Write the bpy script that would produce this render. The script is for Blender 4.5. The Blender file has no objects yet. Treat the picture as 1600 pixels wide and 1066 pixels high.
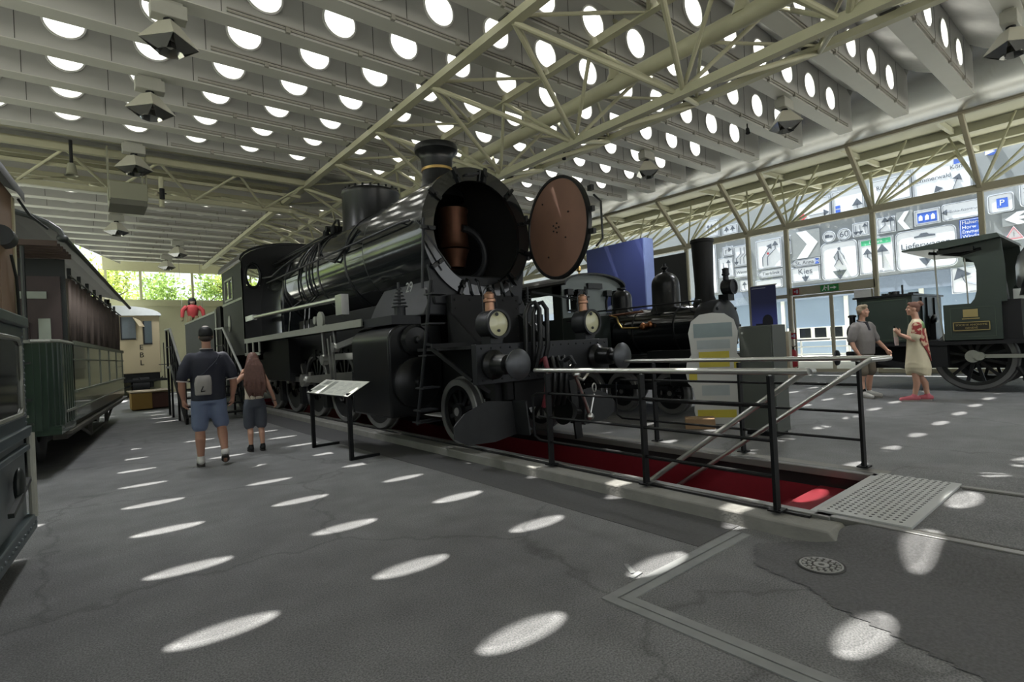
import bpy, math, random
from math import sin, cos, pi, radians as RAD
from mathutils import Vector, Matrix
S = bpy.context.scene
COL = S.collection

# ---------------------------------------------------------------- camera
CAM_F, CAM_YAW, CAM_PITCH, CAM_ROLL, CAM_H = 829.9, 0.6858, 0.00808, -0.05263, 1.38
def make_camera():
    cy, sy = cos(CAM_YAW), sin(CAM_YAW)
    F = Vector((sy*cos(CAM_PITCH), cy*cos(CAM_PITCH), sin(CAM_PITCH)))
    r = Vector((cy, -sy, 0)); u = r.cross(F)
    R = r*cos(CAM_ROLL) + u*sin(CAM_ROLL); U = u*cos(CAM_ROLL) - r*sin(CAM_ROLL)
    cd = bpy.data.cameras.new('camera'); cd.sensor_width = 36; cd.lens = CAM_F/1600*36
    cd.clip_start = .05; cd.clip_end = 300
    co = bpy.data.objects.new('camera', cd); COL.objects.link(co)
    m = Matrix((R, U, -F)).transposed().to_4x4(); m.translation = (0, 0, CAM_H)
    co.matrix_world = m; S.camera = co
make_camera()

# ---------------------------------------------------------------- sky, sun, exposure
S.view_settings.view_transform = 'Standard'; S.view_settings.look = 'None'
S.view_settings.gamma = 1; S.view_settings.use_curve_mapping = False
S.view_settings.exposure = 0.2
w = bpy.data.worlds.new('sky'); S.world = w; w.use_nodes = True
bg = w.node_tree.nodes['Background']; bg.inputs['Color'].default_value = (.93, .97, 1, 1); bg.inputs['Strength'].default_value = 1.4
sl = bpy.data.lights.new('sun', 'SUN'); sl.energy = 26.0; sl.angle = RAD(.6); sl.color = (1, .97, .9)
so = bpy.data.objects.new('sun', sl); COL.objects.link(so)
so.rotation_euler = Vector((.08, -.378, -1)).to_track_quat('-Z', 'Y').to_euler()
S.cycles.use_denoising = True
S.cycles.max_bounces = 10; S.cycles.diffuse_bounces = 5; S.cycles.transparent_max_bounces = 24
S.cycles.sample_clamp_indirect = 6
S.cycles.caustics_reflective = False; S.cycles.caustics_refractive = False

# ---------------------------------------------------------------- materials
MATS = {}
def srgb(r, g, b):
    f = lambda c: (c/255/12.92 if c/255 <= .04045 else ((c/255+.055)/1.055)**2.4)
    return (f(r), f(g), f(b))
def mat(name, col=(.5,.5,.5), rough=.5, metal=0, var=.12, scale=8, bump=0, bscale=60, spec=.5, coat=0, emit=None, alpha=None):
    if name in MATS: return MATS[name]
    m = bpy.data.materials.new(name); m.use_nodes = True
    nt = m.node_tree; b = nt.nodes['Principled BSDF']
    b.inputs['Roughness'].default_value = rough; b.inputs['Metallic'].default_value = metal
    b.inputs['Specular IOR Level'].default_value = spec
    b.inputs['Coat Weight'].default_value = coat
    tc = nt.nodes.new('ShaderNodeTexCoord')
    if var:
        n = nt.nodes.new('ShaderNodeTexNoise'); n.inputs['Scale'].default_value = scale; n.inputs['Detail'].default_value = 5
        nt.links.new(tc.outputs['Object'], n.inputs['Vector'])
        mx = nt.nodes.new('ShaderNodeMix'); mx.data_type = 'RGBA'
        mx.inputs[6].default_value = (*[c*(1-var) for c in col], 1); mx.inputs[7].default_value = (*[min(1, c*(1+var)) for c in col], 1)
        nt.links.new(n.outputs['Fac'], mx.inputs[0]); nt.links.new(mx.outputs[2], b.inputs['Base Color'])
    else:
        b.inputs['Base Color'].default_value = (*col, 1)
    if bump:
        n2 = nt.nodes.new('ShaderNodeTexNoise'); n2.inputs['Scale'].default_value = bscale; n2.inputs['Detail'].default_value = 4
        nt.links.new(tc.outputs['Object'], n2.inputs['Vector'])
        bp = nt.nodes.new('ShaderNodeBump'); bp.inputs['Strength'].default_value = bump; bp.inputs['Distance'].default_value = .02
        nt.links.new(n2.outputs['Fac'], bp.inputs['Height']); nt.links.new(bp.outputs['Normal'], b.inputs['Normal'])
    if emit:
        b.inputs['Emission Color'].default_value = (*col, 1); b.inputs['Emission Strength'].default_value = emit
    MATS[name] = m; return m
def glass_mat(name, tint=(.9,.95,.93), refl=.07, rough=.0):
    if name in MATS: return MATS[name]
    m = bpy.data.materials.new(name); m.use_nodes = True; nt = m.node_tree
    for n in list(nt.nodes): nt.nodes.remove(n)
    out = nt.nodes.new('ShaderNodeOutputMaterial'); t = nt.nodes.new('ShaderNodeBsdfTransparent'); g = nt.nodes.new('ShaderNodeBsdfGlossy')
    t.inputs['Color'].default_value = (*tint, 1); g.inputs['Roughness'].default_value = rough
    fr = nt.nodes.new('ShaderNodeLayerWeight'); fr.inputs['Blend'].default_value = .18
    mul = nt.nodes.new('ShaderNodeMath'); mul.operation = 'MULTIPLY_ADD'; mul.inputs[1].default_value = .6; mul.inputs[2].default_value = refl
    mul.use_clamp = True
    nt.links.new(fr.outputs['Fresnel'], mul.inputs[0])
    mx = nt.nodes.new('ShaderNodeMixShader'); nt.links.new(mul.outputs[0], mx.inputs[0])
    nt.links.new(t.outputs[0], mx.inputs[1]); nt.links.new(g.outputs[0], mx.inputs[2]); nt.links.new(mx.outputs[0], out.inputs['Surface'])
    MATS[name] = m; return m

def frosted_mat(name, k=.5, col=(.9,.9,.88)):
    m = bpy.data.materials.new(name); m.use_nodes = True; nt = m.node_tree
    for n in list(nt.nodes): nt.nodes.remove(n)
    out = nt.nodes.new('ShaderNodeOutputMaterial'); t = nt.nodes.new('ShaderNodeBsdfTransparent'); d = nt.nodes.new('ShaderNodeBsdfTranslucent'); d.inputs['Color'].default_value = (*col, 1)
    mx = nt.nodes.new('ShaderNodeMixShader'); mx.inputs[0].default_value = k
    nt.links.new(t.outputs[0], mx.inputs[1]); nt.links.new(d.outputs[0], mx.inputs[2]); nt.links.new(mx.outputs[0], out.inputs['Surface'])
    MATS[name] = m; return m
# ---------------------------------------------------------------- mesh helper
class MB:
    def __init__(s): s.v = []; s.f = []; s.mi = []; s.cur = 0
    def m(s, i): s.cur = i; return s
    def add(s, vs, fs):
        o = len(s.v); s.v += [tuple(p) for p in vs]
        for f in fs: s.f.append([i+o for i in f]); s.mi.append(s.cur)
        return s
    def box(s, x0, x1, y0, y1, z0, z1):
        vs = [(x, y, z) for z in (z0, z1) for y in (y0, y1) for x in (x0, x1)]
        return s.add(vs, [(0,2,3,1),(4,5,7,6),(0,1,5,4),(2,6,7,3),(0,4,6,2),(1,3,7,5)])
    def bar(s, p0, p1, w, h, up=(0,0,1)):
        p0, p1 = Vector(p0), Vector(p1); d = (p1-p0).normalized(); up = Vector(up)
        if abs(d.dot(up)) > .98: up = Vector((0,1,0))
        a = d.cross(up).normalized()*w/2; b = a.cross(d).normalized()*h/2
        vs = [p+sa*a+sb*b for p in (p0, p1) for sa, sb in ((-1,-1),(1,-1),(1,1),(-1,1))]
        return s.add(vs, [(3,2,1,0),(4,5,6,7),(0,1,5,4),(1,2,6,5),(2,3,7,6),(3,0,4,7)])
    def tube(s, pts, r, n=8, caps=True, closed=False):
        pts = [Vector(p) for p in pts]; k = len(pts); rs = r if isinstance(r, (list, tuple)) else [r]*k
        t0 = (pts[1]-pts[0]).normalized(); a = t0.orthogonal().normalized(); vs = []
        for i, p in enumerate(pts):
            if closed: t = (pts[(i+1)%k]-pts[i-1]).normalized()
            else: t = (pts[min(i+1,k-1)]-pts[max(i-1,0)]).normalized()
            a = (a-t*a.dot(t)).normalized(); b = t.cross(a)
            vs += [p+rs[i]*(cos(2*pi*j/n)*a+sin(2*pi*j/n)*b) for j in range(n)]
        fs = []
        for i in range(k if closed else k-1):
            i2 = (i+1) % k
            fs += [(i*n+j, i*n+(j+1)%n, i2*n+(j+1)%n, i2*n+j) for j in range(n)]
        if caps and not closed: fs += [tuple(range(n-1,-1,-1)), tuple((k-1)*n+j for j in range(n))]
        return s.add(vs, fs)
    def cyl(s, p0, p1, r, r1=None, n=20, caps=True): return s.tube([p0, p1], [r, r if r1 is None else r1], n, caps)
    def lathe(s, prof, c, ax=(0,0,1), n=28, cap0=True, cap1=True):
        ax = Vector(ax).normalized(); a = ax.orthogonal().normalized(); b = ax.cross(a); c = Vector(c); vs = []
        for r, h in prof: vs += [c+ax*h+r*(cos(2*pi*j/n)*a+sin(2*pi*j/n)*b) for j in range(n)]
        k = len(prof)
        fs = [(i*n+j, i*n+(j+1)%n, (i+1)*n+(j+1)%n, (i+1)*n+j) for i in range(k-1) for j in range(n)]
        if cap0: fs.append(tuple(range(n-1,-1,-1)))
        if cap1: fs.append(tuple((k-1)*n+j for j in range(n)))
        return s.add(vs, fs)
    def prism(s, poly, o, u, v, d):
        # polygon (u,v) extruded along vector d
        o, u, v, d = Vector(o), Vector(u), Vector(v), Vector(d); n = len(poly)
        if sum(poly[i][0]*poly[(i+1)%n][1]-poly[(i+1)%n][0]*poly[i][1] for i in range(n)) < 0: poly = poly[::-1]
        if u.cross(v).dot(d) < 0: poly = poly[::-1]
        vs = [o+u*p[0]+v*p[1] for p in poly]; vs += [p+d for p in vs]
        return s.add(vs, [tuple(range(n-1,-1,-1)), tuple(range(n,2*n))]+[(i,(i+1)%n,n+(i+1)%n,n+i) for i in range(n)])
    def ell(s, c, rx, ry, rz, nu=16, nv=10, rot=None):
        c = Vector(c); vs = []; fs = []
        for i in range(1, nv):
            t = pi*i/nv
            for j in range(nu):
                p = Vector((rx*sin(t)*cos(2*pi*j/nu), ry*sin(t)*sin(2*pi*j/nu), rz*cos(t)))
                vs.append(c+(rot@p if rot else p))
        top = Vector((0,0,rz)); vs += [c+(rot@top if rot else top), c-(rot@top if rot else top)]; T = len(vs)-2
        for i in range(nv-2): fs += [(i*nu+j, (i+1)*nu+j, (i+1)*nu+(j+1)%nu, i*nu+(j+1)%nu) for j in range(nu)]
        fs += [(T, j, (j+1)%nu) for j in range(nu)]+[(T+1, (nv-2)*nu+(j+1)%nu, (nv-2)*nu+j) for j in range(nu)]
        return s.add(vs, fs)
    def ring(s, c, ax, r0, r1, h, n=32):
        # flat washer with thickness h along ax
        return s.lathe([(r0,0),(r1,0),(r1,h),(r0,h),(r0,0)], c, ax, n, False, False)
    def loft(s, rings, cap=True):
        n = len(rings[0]); vs = [p for r in rings for p in r]
        fs = [(i*n+j, i*n+(j+1)%n, (i+1)*n+(j+1)%n, (i+1)*n+j) for i in range(len(rings)-1) for j in range(n)]
        if cap: fs += [tuple(range(n-1,-1,-1)), tuple((len(rings)-1)*n+j for j in range(n))]
        return s.add(vs, fs)
    def grid(s, P):
        a = len(P); b = len(P[0])
        return s.add([p for r in P for p in r], [(i*b+j, i*b+j+1, (i+1)*b+j+1, (i+1)*b+j) for i in range(a-1) for j in range(b-1)])
def world_of(o):
    m = o.matrix_parent_inverse @ o.matrix_basis if o.parent else o.matrix_basis.copy()
    return world_of(o.parent) @ m if o.parent else m
def props(o, label=None, cat=None, group=None, kind=None):
    if label: o['label'] = label
    if cat: o['category'] = cat
    if group: o['group'] = group
    if kind: o['kind'] = kind
    return o
def mesh_of(name, mb, mats, smooth=True, ang=32):
    me = bpy.data.meshes.new(name); me.from_pydata([tuple(p) for p in mb.v], [], mb.f)
    if not isinstance(mats, (list, tuple)): mats = [mats]
    for m_ in mats: me.materials.append(m_)
    me.polygons.foreach_set('material_index', mb.mi)
    if smooth:
        me.polygons.foreach_set('use_smooth', [True]*len(me.polygons)); me.set_sharp_from_angle(angle=RAD(ang))
    me.update(); return me
def obj(name, mb, mats, parent=None, label=None, cat=None, group=None, kind=None, bevel=0, smooth=True, ang=32, loc=None):
    me = mb if isinstance(mb, bpy.types.Mesh) else mesh_of(name, mb, mats, smooth, ang)
    o = bpy.data.objects.new(name, me); COL.objects.link(o)
    if parent is not None:
        o.parent = parent
        if loc is None:
            o.matrix_parent_inverse = world_of(parent).inverted()
    if loc is not None: o.location = loc
    if bevel:
        b = o.modifiers.new('Bevel', 'BEVEL'); b.width = bevel; b.segments = 2; b.limit_method = 'ANGLE'; b.angle_limit = RAD(40)
    return props(o, label, cat, group, kind)
def thing(name, label, cat, loc=(0,0,0), group=None, kind=None):
    o = bpy.data.objects.new(name, None); COL.objects.link(o); o.location = loc; o.empty_display_size = .2
    return props(o, label, cat, group, kind)
def copy_tree(o, parent=None):
    c = o.copy(); COL.objects.link(c)
    if parent is not None: c.parent = parent
    for ch in list(o.children): copy_tree(ch, c)
    return c
def text_curve(name, body, size, m, parent, loc, u, v, align='CENTER', ext=.003):
    # real raised lettering whose baseline runs along u and whose height runs along v
    cu = bpy.data.curves.new(name, 'FONT'); cu.body = body; cu.size = size; cu.extrude = ext; cu.align_x = align; cu.align_y = 'CENTER'
    tmp = bpy.data.objects.new(name, cu); me = bpy.data.meshes.new_from_object(tmp); bpy.data.objects.remove(tmp); bpy.data.curves.remove(cu)
    me.materials.clear(); me.materials.append(m); o = bpy.data.objects.new(name, me); COL.objects.link(o)
    u, v = Vector(u).normalized(), Vector(v).normalized(); n = u.cross(v)
    M = Matrix((u, v, n)).transposed().to_4x4(); M.translation = Vector(loc)
    if parent is not None:
        o.parent = parent
        o.matrix_parent_inverse = world_of(parent).inverted()
    o.matrix_basis = M
    return o
# ================================================================ THE SETTING
ceil_m = mat('ceiling_paint', srgb(166,166,163), .55, 0, .06, 3)
flange_m = mat('beam_flange_lit', srgb(182,182,174), .5, 0, .05, 4)  # paler than the webs: light from floor and facade put into the colour
dark_joint = mat('dark_joint', (.06,.06,.055), .7)
roof_m = mat('roof_outside', (.62,.62,.6), .7)
steel_m = mat('girder_paint', srgb(166,164,140), .5, 0, .07, 5, spec=.3)
foil_m = mat('soffit_metal', (.5,.5,.5), .22, .95, .1, 1.5, bump=.12, bscale=1.0)
_n = [n for n in foil_m.node_tree.nodes if n.type == 'TEX_NOISE'][-1]; _mp = foil_m.node_tree.nodes.new('ShaderNodeMapping'); _mp.inputs['Scale'].default_value = (.25, 2.0, .1)
foil_m.node_tree.links.new([n for n in foil_m.node_tree.nodes if n.type == 'TEX_COORD'][0].outputs['Object'], _mp.inputs[0]); foil_m.node_tree.links.new(_mp.outputs[0], _n.inputs['Vector'])
[n for n in foil_m.node_tree.nodes if n.type == 'BUMP'][0].inputs['Distance'].default_value = .12
rim_m = mat('porthole_rim', (.72,.72,.7), .35, .2)
pane_m = frosted_mat('porthole_glass', .45)
fac_m = mat('facade_frame', srgb(168,162,140), .5, 0, .06)
glz_m = glass_mat('facade_glass', (.90,.94,.94), .05)

PITCH = 1.1; HX = 1.078; HX0 = .02; ZF = 6.0; ZT = 6.92; ZH = 6.42; RH = .25
ROWS1 = [4.41+PITCH*k for k in range(-7, 9)]
ROWS2 = [16.45+PITCH*k for k in range(0, 12)]
def xleft(y): return max(-6.6, -.83+(y-22.8)*.37) if y > 16.3 else -6.6
XR = 14.25
def web_cell(mb, x0, x1, xc, y):
    n = 24; sq = []
    for j in range(n):
        a = 2*pi*j/n; c, s_ = cos(a), sin(a)
        ex = (x1-xc)/c if c > 1e-6 else ((x0-xc)/c if c < -1e-6 else 1e9)
        ez = (ZT-ZH)/s_ if s_ > 1e-6 else ((ZF-ZH)/s_ if s_ < -1e-6 else 1e9)
        t = min(ex, ez); sq.append((xc+t*c, y, ZH+t*s_))
    ci = [(xc+RH*cos(2*pi*j/n), y, ZH+RH*sin(2*pi*j/n)) for j in range(n)]
    cb = [(p[0], y+.03, p[2]) for p in ci]
    mb.add(sq+ci+cb, [(j, (j+1)%n, n+(j+1)%n, n+j) for j in range(n)]+[(n+j, n+(j+1)%n, 2*n+(j+1)%n, 2*n+j) for j in range(n)])
    # rectangle corners left open by the fan
    for cx, cz in ((x0, ZF), (x1, ZF), (x1, ZT), (x0, ZT)):
        best = sorted(range(n), key=lambda j: (sq[j][0]-cx)**2+(sq[j][2]-cz)**2)[:2]
        a, b = sq[best[0]], sq[best[1]]
        if abs(a[0]-b[0]) > 1e-4 and abs(a[2]-b[2]) > 1e-4: mb.add([a, b, (cx, y, cz)], [(0, 1, 2)])
cm = MB(); HOLES = []
for rows in (ROWS1, ROWS2):
    for i, y in enumerate(rows):
        xl = xleft(y); ks = [k for k in range(-6, 14) if HX0+HX*k-HX/2 > xl-.02 and HX0+HX*k+HX/2 < XR+.1]
        cm.m(0)
        for k in ks:
            xc = HX0+HX*k; web_cell(cm, xc-HX/2, xc+HX/2, xc, y); HOLES.append((xc, y))
        xa = HX0+HX*ks[0]-HX/2; xb = HX0+HX*ks[-1]+HX/2
        if xb < XR: cm.add([(xb,y,ZF),(XR,y,ZF),(XR,y,ZT),(xb,y,ZT)], [(0,1,2,3)])
        if xa > xl: cm.add([(xl,y,ZF),(xa,y,ZF),(xa,y,ZT),(xl,y,ZT)], [(0,1,2,3)])
        cm.m(1); cm.box(xl, XR, y, y+.28, ZF-.012, ZF)                       # bottom flange
        cm.m(0); cm.box(xl, XR, y+.26, y+.28, ZF, 6.5)                       # far web
        cm.box(XR, XR+.02, y, y+.28, ZF-.012, ZT)
        if i < len(rows)-1 or rows is ROWS1: cm.m(3).add([(xl,y+.28,6.5),(XR,y+.28,6.5),(XR,y+PITCH,ZT),(xl,y+PITCH,ZT)], [(0,1,2,3)])
        cm.m(2)
        for k in ks: cm.box(HX0+HX*k+HX/2-.005, HX0+HX*k+HX/2+.005, y-.003, y+.001, ZF+.01, ZT-.02)
obj('ceiling', cm, [ceil_m, flange_m, dark_joint, roof_m], kind='structure', smooth=False)
fb = MB()
for i in range(12):
    ya, yb = 16.35+1.1*i, 16.35+1.1*(i+1); fb.add([(xleft(ya)-.02,ya,5.97),(xleft(yb)-.02,yb,5.97),(xleft(yb)-.02,yb,6.94),(xleft(ya)-.02,ya,6.94)], [(0,1,2,3)])
obj('ceiling_edge', fb, flange_m, kind='structure', smooth=False)
# closing plates of the roof over the truss gap and at the hall's ends
rm = MB(); rm.box(-6.6, XR, ROWS1[-1]+PITCH, ROWS2[0], 6.88, 6.94); rm.box(-6.6, XR, 16.38, 16.40, 5.99, 6.94); rm.box(-6.6, XR, -3.75, ROWS1[0], 6.88, 6.94)
rm.box(1.0, XR, ROWS2[-1]+.28, 30.1, 6.88, 6.94); rm.box(-6.6, XR, 14.29, 14.31, 6.3, 6.94)
obj('ceiling_infill', rm, ceil_m, kind='structure', smooth=False)
# portholes: rim and pane, one window each
pw = MB(); pw.ring((0,-.025,0), (0,1,0), RH-.014, RH+.012, .05, 28); pw.m(1).lathe([(RH-.02,0),(RH-.02,.006)], (0,.03,0), (0,1,0), 28)
pme = mesh_of('window_1', pw, [rim_m, pane_m])
nwin = 0
def in_view(x, y, z, marg=.06):
    m = S.camera.matrix_world.inverted() @ Vector((x, y, z))
    if m.z > -.3: return False
    px, py = m.x/-m.z*CAM_F/800, m.y/-m.z*CAM_F/533
    return abs(px) < 1+marg and abs(py) < 1+marg
vis = sorted([h for h in HOLES if in_view(h[0], h[1], ZH)], key=lambda h: h[0]**2+h[1]**2)
for x, y in vis[:290]:
    nwin += 1
    o = bpy.data.objects.new('window_%d' % nwin, pme); COL.objects.link(o); o.location = (x, y, ZH); props(o, kind='structure')
rest = MB()
for x, y in vis[290:]: rest.m(0).ring((x, y-.025, ZH), (0,1,0), RH-.014, RH+.012, .05, 12); rest.m(1).lathe([(RH-.02,0),(RH-.02,.006)], (x,y+.03,ZH), (0,1,0), 12)
seen = set(vis)
for x, y in HOLES:
    if (x, y) not in seen: rest.m(1).lathe([(RH-.02,0),(RH-.02,.006)], (x,y+.03,ZH), (0,1,0), 12)
if rest.v: obj('ceiling_portholes', rest, [rim_m, pane_m], kind='structure')
# conduits and clips along the near edge of each beam
cd = MB()
for y in ROWS1+ROWS2:
    xl = xleft(y)
    xl = max(xl, 1.7); cd.bar((xl, y-.018, ZF+.03), (XR-.3, y-.018, ZF+.03), .025, .025); cd.bar((xl, y-.018, ZF+.075), (XR-.3, y-.018, ZF+.075), .016, .016)
    for k in range(-5, 13):
        x = HX0+HX*k+.3
        if x > xl: cd.box(x-.03, x+.03, y-.05, y, ZF-.02, ZF+.05)
obj('ceiling_conduit', cd, mat('conduit', srgb(140,138,130), .5), kind='structure', smooth=False)

# long space girder under the roof: every chord and web member its own piece
gird = thing('beam_girder', None, None, (7.1, 13, 5), kind='structure')
def member(name, p0, p1, w, h=None, round_=False):
    b = MB()
    if round_: b.cyl(p0, p1, w, n=10)
    else: b.bar(p0, p1, w, h or w)
    return obj(name, b, steel_m, gird)
YA, YB = -3.4, 29.2
LX, RX, CX, U1, U2 = 4.85, 9.43, 7.1, 6.42, 7.78
member('chord', (LX,YA,5.9), (LX,YB,5.9), .15, .12); member('chord', (RX,YA,5.9), (RX,YB,5.9), .15, .12)
member('chord', (CX,YA,5.0), (CX,YB,5.0), .13, .13); member('chord', (U1,YA,6.02), (U1,YB,6.02), .12, .12); member('chord', (U2,YA,6.02), (U2,YB,6.02), .12, .12)
nodes = [6.61+2.2*j for j in range(-4, 10)]
for j, yb in enumerate(nodes):
    for sgn in (-1, 1):
        yt = yb+sgn*1.1
        for xt, zt, r in ((LX,5.85,.042), (RX,5.85,.042), (U1,5.98,.032), (U2,5.98,.032)):
            member('strut', (CX, yb+.05*sgn, 5.03), (xt, yt, zt), r, round_=True)
for y in [yb+1.1 for yb in nodes]:
    for xa, xb in ((LX, U1), (RX, U2)):
        member('brace', (xa, y, 5.95), (xb, y+1.1, 6.0), .028, round_=True); member('brace', (xa, y, 5.95), (xb, y-1.1, 6.0), .028, round_=True)
sh = MB()
for y in ROWS1+ROWS2:
    for x in (LX, RX): sh.box(x-.09, x+.09, y+.04, y+.24, 5.955, 6.0)
obj('bearing_pads', sh, mat('pad_dark', (.05,.05,.045), .6), gird, smooth=False)
# round duct with risers
duct = thing('ceiling_duct', None, None, (7.08, 13, 5.6), kind='structure')
d1 = MB(); d1.cyl((7.08,YA,5.62), (7.08,YB,5.62), .125, n=20); obj('duct_pipe', d1, steel_m, duct)
for j in range(-3, 10):
    y = 5.6+2.2*j; b = MB(); b.lathe([(.15,.0),(.105,.12),(.085,.16),(.085,.93),(.12,.95),(.12,1.0)], (7.08,y,5.66), (0,0,1), 16); obj('riser', b, steel_m, duct)
# cross truss in the gap between the two roof fields
ct = thing('beam_cross_truss', None, None, (0, 15.2, 5.5), kind='structure')
for xa, xb in ((-6.6, LX), (RX, XR)):
    for (y, z, s_) in ((14.15,5.93,.12), (16.3,5.93,.12), (15.2,5.42,.1), (14.6,6.15,.07), (15.7,6.2,.07), (14.7,5.72,.07), (15.75,5.68,.07), (16.34,6.3,.08), (14.2,6.25,.08)):
        b = MB(); b.bar((xa,y,z), (xb,y,z), s_, s_); obj('chord', b, steel_m, ct)
    n = int((xb-xa)/1.6)
    for i in range(n):
        x0 = xa+(xb-xa)*i/n; x1 = xa+(xb-xa)*(i+.5)/n; x2 = xa+(xb-xa)*(i+1)/n
        b = MB()
        for y in (14.15, 16.3): b.cyl((x0,y,5.92), (x1,15.2,5.42), .03, n=8); b.cyl((x1,15.2,5.42), (x2,y,5.92), .03, n=8)
        obj('lattice', b, steel_m, ct)

# ---- floor: asphalt with the pit cut out and a rise to rail level in front of the pit
def asphalt():
    m = bpy.data.materials.new('asphalt'); m.use_nodes = True; nt = m.node_tree; b = nt.nodes['Principled BSDF']
    tc = nt.nodes.new('ShaderNodeTexCoord'); L = nt.links.new
    def noise(sc, det=5):
        n = nt.nodes.new('ShaderNodeTexNoise'); n.inputs['Scale'].default_value = sc; n.inputs['Detail'].default_value = det
        L(tc.outputs['Object'], n.inputs['Vector']); return n
    def ramp(src, stops):
        r = nt.nodes.new('ShaderNodeValToRGB'); e = r.color_ramp.elements
        e[0].position, e[0].color = stops[0][0], (*[stops[0][1]]*3, 1); e[1].position, e[1].color = stops[1][0], (*[stops[1][1]]*3, 1)
        L(src, r.inputs[0]); return r
    def mul(a, c):
        x = nt.nodes.new('ShaderNodeMix'); x.data_type = 'RGBA'; x.blend_type = 'MULTIPLY'; x.inputs[0].default_value = 1
        L(a, x.inputs[6]); L(c, x.inputs[7]); return x.outputs[2]
    base = nt.nodes.new('ShaderNodeRGB'); base.outputs[0].default_value = (.205,.207,.21,1)
    c = mul(base.outputs[0], ramp(noise(.55, 4).outputs['Fac'], ((.3,.72),(.7,1.1))).outputs[0])
    c = mul(c, ramp(noise(3.2, 6).outputs['Fac'], ((.3,.84),(.7,1.1))).outputs[0])
    c = mul(c, ramp(noise(110, 2).outputs['Fac'], ((.35,.62),(.65,1.25))).outputs[0])
    vo = nt.nodes.new('ShaderNodeTexVoronoi'); vo.feature = 'DISTANCE_TO_EDGE'; vo.inputs['Scale'].default_value = .42
    wob = noise(2.5, 3); ad = nt.nodes.new('ShaderNodeVectorMath'); ad.operation = 'ADD'; L(tc.outputs['Object'], ad.inputs[0])
    sc = nt.nodes.new('ShaderNodeVectorMath'); sc.operation = 'SCALE'; sc.inputs['Scale'].default_value = .5; L(wob.outputs['Color'], sc.inputs[0]); L(sc.outputs[0], ad.inputs[1])
    L(ad.outputs[0], vo.inputs['Vector'])
    c = mul(c, ramp(vo.outputs['Distance'], ((.0,.72),(.012,1.0))).outputs[0])
    L(c, b.inputs['Base Color']); b.inputs['Roughness'].default_value = .72; b.inputs['Specular IOR Level'].default_value = .35
    bp = nt.nodes.new('ShaderNodeBump'); bp.inputs['Strength'].default_value = .35; bp.inputs['Distance'].default_value = .01
    L(noise(130, 3).outputs['Fac'], bp.inputs['Height']); L(bp.outputs['Normal'], b.inputs['Normal'])
    MATS['asphalt'] = m; return m
asphalt()
def sm(a, b, x):
    t = max(0, min(1, (x-a)/(b-a))); return t*t*(3-2*t)
KT = .12                                   # kerb and rail top
def fh(x, y):
    k = 1-sm(1.25, 1.55, y) if x < 4.5 else 1-sm(1.5, 1.7, y)
    s_ = sm(3.44, 3.8, x)*(1-sm(5.6, 6.6, x))
    return KT*.96*k*s_
xs = [-9,-5,-2,0,1.5,2.6,3.0]+[3.2+.05*i for i in range(9)]+[3.62,3.7,3.78,3.86,4.2,4.6,5.0,5.22,5.5]+[5.6+.1*i for i in range(11)]+[7.2,9,12,15,18.2,24,31,40]
ys = [-9,-5,-2,0,.5,.8,1.02,1.1]+[1.2+.05*i for i in range(8)]+[1.58,1.62,1.7,1.85,2.1,3,4,6,8,10,14,17.9,18,22,26,30,34,45]
fl = MB(); vid = {}
for i, x in enumerate(xs):
    for j, y in enumerate(ys): vid[i,j] = len(fl.v); fl.v.append((x, y, fh(x, y)))
for i in range(len(xs)-1):
    for j in range(len(ys)-1):
        xm, ym = (xs[i]+xs[i+1])/2, (ys[j]+ys[j+1])/2
        if 3.86 < xm < 5.22 and 1.55 < ym < 17.95: continue
        fl.f.append([vid[i,j], vid[i+1,j], vid[i+1,j+1], vid[i,j+1]]); fl.mi.append(0)
obj('floor', fl, MATS['asphalt'], kind='structure', ang=60)
conc = mat('kerb_concrete', srgb(132,131,126), .8, 0, .25, 6, bump=.2, bscale=40)
for nm, x0, x1, ye in (('trim_1', 3.62, 3.86, 1.38), ('trim_2', 5.22, 5.5, 1.45)):
    b = MB(); b.prism([(ye-.12,0),(ye,KT),(18,KT),(18,0)], (x0,0,-.02), (0,1,0), (0,0,1), (x1-x0,0,0)); obj(nm, b, conc, kind='structure', bevel=.012)
pitw = MB(); pitw.m(0).box(3.80,3.862,1.56,18,-.06,KT-.004); pitw.box(5.218,5.28,1.56,18,-.06,KT-.004)
pitw.m(1).box(3.80,3.862,1.56,18,-1.2,-.06); pitw.box(5.218,5.28,1.56,18,-1.2,-.06); pitw.box(3.8,5.28,1.50,1.56,-1.2,.085); pitw.box(3.8,5.28,18,18.1,-1.2,KT-.02)
pitw.box(3.8,5.28,1.5,18,-1.3,-1.2)
for i in range(7): pitw.box(3.86,5.22,1.56,1.75+.28*i+.28, -1.2, -.05-.17*i) if i < 6 else None
obj('floor_pit', pitw, [mat('pit_black_steel', (.012,.012,.013), .4), mat('red_carpet', srgb(116,6,26), .85, 0, .15, 30)], kind='structure', smooth=False)
# rails let into the floor in front of the pit and under the locomotive
rl = MB(); steel_r = mat('rail_steel', (.22,.22,.21), .4, .7)
for x in (3.885, 5.195):
    rl.box(x-.03, x+.03, -8, 1.55, KT-.05, KT+.004)
    rl.box(x-.05, x+.03, 1.45, 18, KT-.06, KT+.004)
obj('trim_3', rl, steel_r, kind='structure', bevel=.004)
gv = MB()
for x in (3.94, 5.14): gv.box(x-.012, x+.012, -8, 1.0, KT-.02, KT+.001)
obj('trim_4', gv, dark_joint, kind='structure', smooth=False)
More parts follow.
